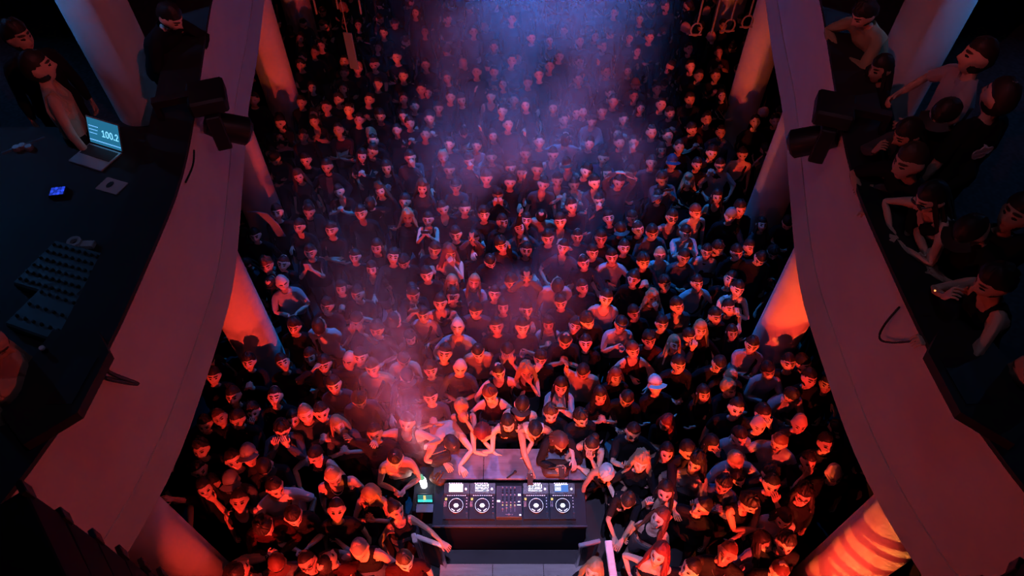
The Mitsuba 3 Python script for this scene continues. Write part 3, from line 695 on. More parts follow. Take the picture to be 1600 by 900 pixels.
# things on the counter
def bag(key, c, sx, sy, sz, m, label, rz=0, seed=0):
    s_ = trimesh.creation.icosphere(4); v = np.array(s_.vertices); q = np.sign(v) * np.abs(v) ** .55; q = q / np.max(np.abs(q), 0)
    q = q * (1 + .10 * (meshkit.fbm(v * 2.5 + seed, 3, seed) - .5))[:, None] * [sx / 2, sy / 2, sz / 2]; q[:, 2] -= q[:, 2].min(); tw = T().translate(list(c)).rotate([0, 0, 1], rz)
    add(key + '__body', (q, s_.faces), m, True, to_world=tw); tag(key, label, 'bag')
    a = np.linspace(0, np.pi, 15); add(key + '__handle', tube(np.stack([sx * .32 * np.cos(a), -sy * .1 + 0 * a - .03 * np.sin(a), sz * .85 + .10 * np.sin(a)], 1), .012, 7), m, True, to_world=tw)
    add(key + '__zip', tube(np.stack([np.linspace(-sx * .36, sx * .36, 9), np.full(9, sy * .05), np.full(9, sz * 1.0) ], 1), .006, 6), 'gold', True, to_world=tw)
bag('handbag', at(868, 735, 1.10) , .36, .24, .13, 'leather', 'dark leather handbag lying on the right end of the counter')
bag('backpack', at(687, 716, 1.10), .30, .26, .15, 'black_paint', 'black bag on the left end of the counter under the leaning arm', 20, 3)
bag('pouch', at(686, 748, 1.0), .2, .22, .1, 'brown_leather', 'brown leather pouch beside the leftmost DJ player', 60, 5)
k = 'drink_glass'; p = at(853, 714, 1.10)
add(k + '__glass', lathe([(0, 0), (.03, 0), (.036, .09), (.033, .09), (.028, .006), (0, .006)], 24), GLASS, 30, to_world=T().translate(p.tolist()))
add(k + '__drink', lathe([(0, .0065), (.0275, .0065), (.031, .06), (0, .06)], 24), 'gold', 30, to_world=T().translate(p.tolist())); tag(k, 'small glass of amber drink standing on the counter', 'glass')
k = 'microphone'; p = at(800, 742, 1.10); q = at(808, 738, 1.10)
add(k + '__handle', tube(np.array([p + [-.07, -.05, .015], p + [.03, .025, .02]]), np.array([.009, .012]), 10), 'black_metal', True); s_ = trimesh.creation.icosphere(2, .02)
add(k + '__head', (s_.vertices + p + [.042, .034, .022], s_.faces), 'black_metal', True); tag(k, 'thin black microphone lying in the middle of the counter', 'microphone')
# the small stand left of the booth
k = 'side_stand'; p0 = at(664, 790, 1.0); tag(k, 'small black stand left of the DJ table holding a lit bottle', 'stand')
sx0, sy0 = p0[0], 3.42
add(k + '__shelf', box(sx0 - .17, sx0 + .13, 3.25, 3.86, .93, .96, .006), 'black_paint')
for i, (a, b) in enumerate(((-.16, 3.27), (.1, 3.27), (-.16, 3.82), (.1, 3.82))): add(k + '__leg' + ('_%03d' % i if i else ''), box(sx0 + a, sx0 + a + .025, b, b + .025, 0, .93), 'black_metal')
k = 'champagne_bottle'; p = at(661, 752, 1.1); tag(k, 'glowing white bottle with a green neck on the side stand', 'bottle'); tw = T().translate([p[0], p[1], .96])
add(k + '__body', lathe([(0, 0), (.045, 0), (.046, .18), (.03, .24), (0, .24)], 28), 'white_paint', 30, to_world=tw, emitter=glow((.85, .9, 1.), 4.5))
add(k + '__neck', lathe([(0, .24), (.029, .24), (.016, .30), (.016, .34), (0, .34)], 24), 'teal_case', 30, to_world=tw, emitter=glow((.1, .6, .3), .7))
k = 'controller_screen'; p = at(664, 784, 1.0); tag(k, 'small tilted screen glowing teal on the side stand', 'screen'); tw = T().translate([p[0], p[1], .965]).rotate([0, 0, 1], 0)
add(k + '__case', xf(box(-.105, .105, 0, .02, 0, .13, .004), T().rotate([1, 0, 0], -35)), 'black_plastic', to_world=tw)
add(k + '__display', xf(join([box(-.095, -.02, -.004, 0, .012, .05), box(-.02, .095, -.004, 0, .012, .05)]), T().rotate([1, 0, 0], -35)), 'teal_case', to_world=tw, emitter=glow((.05, .75, .65), .9))
add(k + '__upper_display', xf(box(-.095, .095, -.004, 0, .052, .12), T().rotate([1, 0, 0], -35)), 'teal_case', to_world=tw, emitter=glow((.02, .22, .22), .7))
add(k + '__indicator', xf(box(-.02, .01, -.008, -.004, .05, .11), T().rotate([1, 0, 0], -35)), 'gold', to_world=tw, emitter=glow((1., .6, .2), 1.0))
add(k + '__keyboard', box(-.11, .11, -.13, -.02, -.005, .012, .003), 'grey_plastic', to_world=tw)
# crowd barriers on both sides of the riser
def barrier(label, p, q, z, m, w=.05, drop=True):
    k = numbered('barrier'); tag(k, label, 'barrier'); p, q = np.array([p[0], p[1], z]), np.array([q[0], q[1], z]); d = q - p; L = np.linalg.norm(d); rz = math.degrees(math.atan2(d[1], d[0]))
    tw = T().translate(p.tolist()).rotate([0, 0, 1], rz)
    add(k + '__top_rail', box(0, L, -w, w, -.03, .03, .01), m, to_world=tw)
    for i, x in enumerate((.02, L - .05)): add(k + '__post' + ('_%03d' % i if i else ''), box(x, x + .03, -.02, .02, -z, -.03), 'steel', to_world=tw)
    add(k + '__panel', box(.06, L - .06, -.008, .008, -z + .1, -.1), 'black_metal', to_world=tw)
    add(k + '__foot_plate', box(0, L, -.25, .05, -z, -z + .02), 'black_metal', to_world=tw)
barrier('pale railing bar in front of the woman left of the booth', at(650, 838, 1.1), at(692, 853, 1.1), 1.1, 'white_paint', .025)
barrier('short pale railing end left of the booth', at(646, 834, 1.1), at(649, 848, 1.1), 1.1, 'white_paint', .03)
barrier('grey railing bar right of the riser', at(904, 853, 1.1), at(938, 845, 1.1), 1.1, 'grey_plastic', .025)
barrier('white railing bar running towards the bottom edge under two outstretched hands', at(950, 845, 1.1), at(959, 905, 1.1), 1.1, 'white_paint', .045)

# ---------------------------------------------------------------- lights and speakers hung on the balconies
def moving_head(p, yaw, label):
    k = numbered('stage_lamp'); tag(k, label, 'stage light'); tw = T().translate(list(p)).rotate([0, 0, 1], yaw)
    add(k + '__base', box(-.17, .17, -.15, .15, 0, .14, .02), 'black_metal', to_world=tw)
    add(k + '__yoke', join([box(-.2, .2, -.06, .06, -.05, 0, .01), box(-.2, -.15, -.06, .06, -.34, 0, .01), box(.15, .2, -.06, .06, -.34, 0, .01)]), 'black_metal', to_world=tw)
    add(k + '__head', xf(lathe([(0, -.2), (.09, -.18), (.12, -.05), (.125, .16), (.10, .18), (0, .18)], 24), T().translate([0, -.06, -.26]).rotate([1, 0, 0], 120)), 'black_metal', 30, to_world=tw)
    add(k + '__lens', xf(lathe([(0, .181), (.09, .181), (.085, .195), (0, .205)], 24), T().translate([0, -.06, -.26]).rotate([1, 0, 0], 120)), 'steel', 30, to_world=tw)
    add(k + '__clamp', join([box(-.04, .04, .1, .42, .08, .14), box(-.04, .04, .38, .42, -.1, .14)]), 'black_metal', to_world=tw)
p = at(330, 175, 6.1); moving_head((p[0] + .02, p[1], 6.18), 110, 'black moving stage light hung on the left parapet beside the thick column')
p = at(1293, 195, 6.1); moving_head((p[0], p[1], 6.18), -110, 'black moving stage light hung on the right parapet beside the thick column')
mat('cabinet_black', (.010, .010, .016), .8, spec=.15)
def line_array(x, y, z, yaw, label):
    k = numbered('speaker_array'); tag(k, label, 'speaker')
    for i in range(6):
        tw = T().translate([x, y, z]).rotate([0, 0, 1], yaw).translate([0,   .007 * i * i, -i * .328]).rotate([1, 0, 0], -3.5 * i)
        add(k + '__cabinet' + ('_%03d' % i if i else ''), box(*((-.12, .55) if yaw > 0 else (-.55, .12)), -.3, .3, -.325, 0, .008), 'cabinet_black', to_world=tw)
        for q, x_ in ((0, .55), (1, -.12)) if yaw > 0 else ((0, .12), (1, -.55)): add(k + '__bracket' + ('_%03d' % (2 * i + q) if i + q else ''), box(x_ - .015, x_ + .015, .25, .325, -.05, .04, .004), 'black_metal', to_world=tw)
    add(k + '__fly_frame', box(-.1, .1, -.25, .25, .0, .08), 'steel', to_world=T().translate([x, y, z]).rotate([0, 0, 1], yaw))
    add(k + '__chain', cyl((x, y, z), (x, y, 12.2), .02, 6), 'steel')
p = at(40, 880, 6.7); line_array(p[0] - .36, p[1] - .26, 6.7, 42, 'black hanging speaker array at the bottom left corner')
p = at(1700, 960, 6.7); line_array(p[0] + .25, p[1] - .3, 6.7, -42, 'black hanging speaker array at the bottom right corner')
# parapet-top boxes
for s, side in ((-1, 'left'), (1, 'right')):
    k = numbered('monitor_speaker'); tag(k, 'flat black wedge speaker lying on the %s parapet' % side, 'speaker')
    poly = [(s * 2.62, 2.44), (s * 2.49, 2.28), (s * 2.52, 1.87), (s * 2.74, 1.67), (s * 3.0, 1.9), (s * 2.9, 2.44)]
    add(k + '__cabinet', prism(poly if s < 0 else poly[::-1], 6.136, 6.21), 'black_paint'); add(k + '__grille', prism([(s * 2.54, 2.24), (s * 2.57, 1.92), (s * 2.72, 1.92), (s * 2.69, 2.24)], 6.21, 6.216), 'black_metal')
def cable(label, pts, r=.008, m='black_metal'):
    k = numbered('cable'); q = np.array(pts, float); u = np.linspace(0, 1, len(q)); w = np.linspace(0, 1, 26)
    from scipy.interpolate import make_interp_spline
    add(k, tube(make_interp_spline(u, q, min(3, len(q) - 1))(w), r, 6), m, True); tag(k, label, 'cable')
def on_face(x, y, z):
    """A point on the parapet's inner face near what pixel (x, y) shows, at height z."""
    p = at(x, y, z); s = np.sign(p[0]); return [s * (edge_x(p[1]) - .055), p[1], z]
q = [on_face(1434, 480, 6.05), on_face(1436, 505, 5.85), on_face(1445, 530, 5.72), on_face(1455, 535, 5.9), on_face(1463, 532, 6.05)]
cable('thin black cable looping down the right parapet face', [[a[0], a[1], a[2]] for a in q])
q = [on_face(172, 578, 6.05), on_face(180, 592, 5.85), on_face(181, 600, 5.7), on_face(172, 596, 5.88), on_face(162, 590, 6.02)]
cable('black cable hook hanging on the left parapet face', q, .014)
cable('thin cable along the left parapet top below the thick column', [at(303, 235, 6.15), at(302, 255, 6.15), at(297, 270, 6.15), at(290, 285, 6.15)])

# ---------------------------------------------------------------- the sound desk on the left balcony
DZ = 6.02
k = 'sound_desk'; tag(k, 'dark sound desk along the left balcony with laptop and mixers on it', 'desk')
add(k + '__tabletop', box(-4.55, -2.86, 1.9, 4.68, DZ - .05, DZ, .01), 'black_paint')
for i, (x, y) in enumerate(((-4.5, 1.95), (-2.95, 1.95), (-4.5, 4.58), (-2.95, 4.58))): add(k + '__leg' + ('_%03d' % i if i else ''), box(x, x + .05, y, y + .05, 5.1, DZ - .05), 'black_metal')
p = at(150, 247, DZ); LP = T().translate([p[0], p[1], DZ]).rotate([0, 0, 1], -22)
k = 'laptop'; tag(k, 'open laptop with a glowing blue screen reading 100.2', 'laptop')
add(k + '__base', box(-.17, .17, -.12, .12, 0, .016, .004), 'aluminium', to_world=LP)
add(k + '__keyboard', box(-.15, .15, -.01, .10, .016, .018), 'dark_grey', to_world=LP)
SC = LP @ T().translate([0, .125, .016]).rotate([1, 0, 0], 68)
add(k + '__lid', box(-.17, .17, 0, .23, -.008, 0, .002), 'aluminium', to_world=SC)
add(k + '__screen', box(-.16, .16, .008, .22, 0, .002), 'teal_case', to_world=SC, emitter=glow((.012, .12, .22), 1.0))
add(k + '__screen__status_bar', join([box(-.16, .16, .03, .04, .002, .003), box(-.15, -.05, .15, .158, .002, .003), box(-.15, -.06, .12, .128, .002, .003), box(-.15, -.07, .09, .098, .002, .003)]), 'white_paint', to_world=SC, emitter=glow((.08, .3, .6), 1.2))
tm = meshkit.text_mesh('100.2', .055, .002, True); tm.apply_scale((.82, 1, 1)); tm.apply_translation((-.025, .085, .002))
add(k + '__screen__digits', tm, 'white_paint', to_world=SC, emitter=glow((.15, .5, .75), 1.2))
k = 'keypad'; p = at(93, 303, DZ); tw = T().translate([p[0], p[1], DZ]).rotate([0, 0, 1], 10); tag(k, 'small keypad with glowing blue keys on the sound desk', 'keypad')
add(k + '__case', box(-.06, .06, -.05, .05, 0, .03, .005), 'black_plastic', to_world=tw)
for i in range(12): add(k + '__key' + ('_%03d' % i if i else ''), box(-.05 + .026 * (i % 4), -.03 + .026 * (i % 4), -.042 + .03 * (i // 4), -.02 + .03 * (i // 4), .03, .036), 'teal_case', to_world=tw, emitter=glow((.02, .06, .75), .35 + (i * 7 % 5) * .16))
k = 'paper_card'; p = at(175, 291, DZ); tw = T().translate([p[0], p[1], DZ]).rotate([0, 0, 1], -20); tag(k, 'pale card with a dark round mark below the laptop', 'card')
add(k + '__sheet', box(-.1, .1, -.07, .07, 0, .006), 'cardboard', to_world=tw); add(k + '__round_mark', lathe([(0, .006), (.03, .006), (.03, .008), (0, .008)], 24), 'black_paint', to_world=T(tw).translate([-.02, .005, 0]).scale([.8, 1.2, 1]))
def console(px, py, sx, sy, rz, label, rows, cols):
    k = numbered('mixing_console'); p = at(px, py, DZ); tw = T().translate([p[0], p[1], DZ]).rotate([0, 0, 1], rz); tag(k, label, 'mixing console')
    add(k + '__body', box(-sx / 2, sx / 2, -sy / 2, sy / 2, 0, .08, .012), 'teal_case', to_world=tw)
    for i in range(rows * cols):
        x, y = -sx / 2 + sx * (i % cols + .7) / (cols + .4), -sy / 2 + sy * (i // cols + .7) / (rows + .4)
        add(k + '__knob' + ('_%03d' % i if i else ''), lathe([(0, 0), (.011, 0), (.009, .02), (0, .021)], 10), 'black_plastic', 30, to_world=T(tw).translate([x, y, .08]))
console(108, 432, .5, .42, -18, 'teal lit mixing console in the middle of the sound desk', 6, 9)
console(95, 500, .5, .36, -20, 'dark covered mixing console nearest the left edge of the desk', 3, 7)
for px, py, m_, lab in ((118, 381, 'cardboard', 'small pale tape roll on the sound desk'), (140, 385, 'cardboard', 'small pale box beside the tape roll on the sound desk')):
    k = numbered('tape_roll' if lab.startswith('small pale tape') else 'small_box'); p = at(px, py, DZ); tw = T().translate([p[0], p[1], DZ])
    if lab.startswith('small pale tape'): add(k, lathe([(.025, 0), (.05, 0), (.05, .03), (.025, .03), (.025, 0)], 24), m_, 30, to_world=tw)
    else: add(k, box(-.045, .045, -.03, .03, 0, .035, .004), m_, to_world=tw)
    tag(k, lab, 'tape' if lab.startswith('small pale tape') else 'box')
q0, q1 = at(128, 402, DZ + .01), at(50, 482, DZ + .01)
add('sound_desk__edge_profile', tube(np.array([q0, q1, at(34, 505, DZ + .01)]), .022, 4), 'aluminium')
k = 'balcony_rail'; p, q = at(5, 243, 6.0), at(72, 217, 6.0); add(k, tube(np.array([p, q]), .03, 8), 'teal_case', True); tag(k, 'bluish metal rail behind the laptop at the left edge', 'rail')
for i, (px, py) in enumerate(((35, 244), (44, 241), (54, 243))):
    k = numbered('drink_can'); p = at(px, py, 5.95); add(k, lathe([(0, 0), (.03, 0), (.033, .01), (.033, .11), (.027, .122), (0, .122)], 16), 'aluminium', 30, to_world=T().translate([p[0], p[1], 5.93])); tag(k, 'small pale can at the left edge, %s of three beside the rail' % ('left', 'middle', 'right')[i], 'can', 'cans beside the left rail')
k = 'side_shelf'; p = at(44, 242, 5.93); add(k, box(p[0] - .35, p[0] + .2, p[1] - .15, p[1] + .15, 5.1, 5.93, .01), 'black_paint'); tag(k, 'black cabinet under the small cans at the left edge', 'cabinet')
k = 'water_bottle'; p = at(96, 575, 6.02); tag(k, 'clear plastic bottle standing near the left desk end', 'bottle')
add(k + '__bottle', lathe([(0, 0), (.033, 0), (.035, .15), (.014, .2), (.014, .22), (0, .22)], 20), GLASS, 30, to_world=T().translate([p[0], p[1], DZ])); add(k + '__cap', lathe([(0, .22), (.016, .22), (.016, .235), (0, .235)], 16), 'white_paint', 30, to_world=T().translate([p[0], p[1], DZ]))

# a patterned lamp by the stage: light through a wavy slotted plate falls on the lower right column
GP, GT = np.array([2.1, -1.2, 3.3]), np.array([3.75, 2.3, 1.7]); gd = (GT - GP) / np.linalg.norm(GT - GP)
k = 'effect_lamp'; gx_ = np.cross(gd, [0, 0, 1]); gx_ /= np.linalg.norm(gx_); gy_ = np.cross(gx_, gd); GM = np.eye(4); GM[:3, 0], GM[:3, 1], GM[:3, 2], GM[:3, 3] = gx_, gy_, gd, GP
tag(k, 'black effect lamp with a slotted pattern plate beside the stage', 'stage light')
rings = []
for i in range(5):
    r = .018 + .022 * i; a = np.linspace(-.3 + .4 * i, 4.6 + .5 * i, 40); rr = r * (1 + .16 * np.sin(3 * a + i))
    rings.append(tube(np.stack([rr * np.cos(a) * 1.2 + .01 * i, rr * np.sin(a), np.full(40, .30)], 1), .0052, 6))
add(k + '__pattern_plate', xf(join(rings + [tube(np.stack([.17 * np.cos(np.linspace(0, 2 * np.pi, 33)), .17 * np.sin(np.linspace(0, 2 * np.pi, 33)), np.full(33, .30)], 1), .012, 6, False), box(-.17, .17, -.003, .003, .299, .301)]), GM), 'black_metal')
add(k + '__housing', xf(lathe([(.12, -.3), (.17, -.28), (.18, .28), (.17, .3), (.165, .28), (.15, -.05), (.12, -.06), (.12, -.3)], 24), GM), 'black_metal', 30)
add(k + '__stand', join([cyl((GP[0], GP[1], 0), (GP[0], GP[1], GP[2] - .19), .025, 8), box(GP[0] - .3, GP[0] + .3, GP[1] - .3, GP[1] + .3, 0, .03)]), 'black_metal')
spot('effect_light', GP.tolist(), GT.tolist(), np.array([1., .15, .03]) * 70, 27, 24)
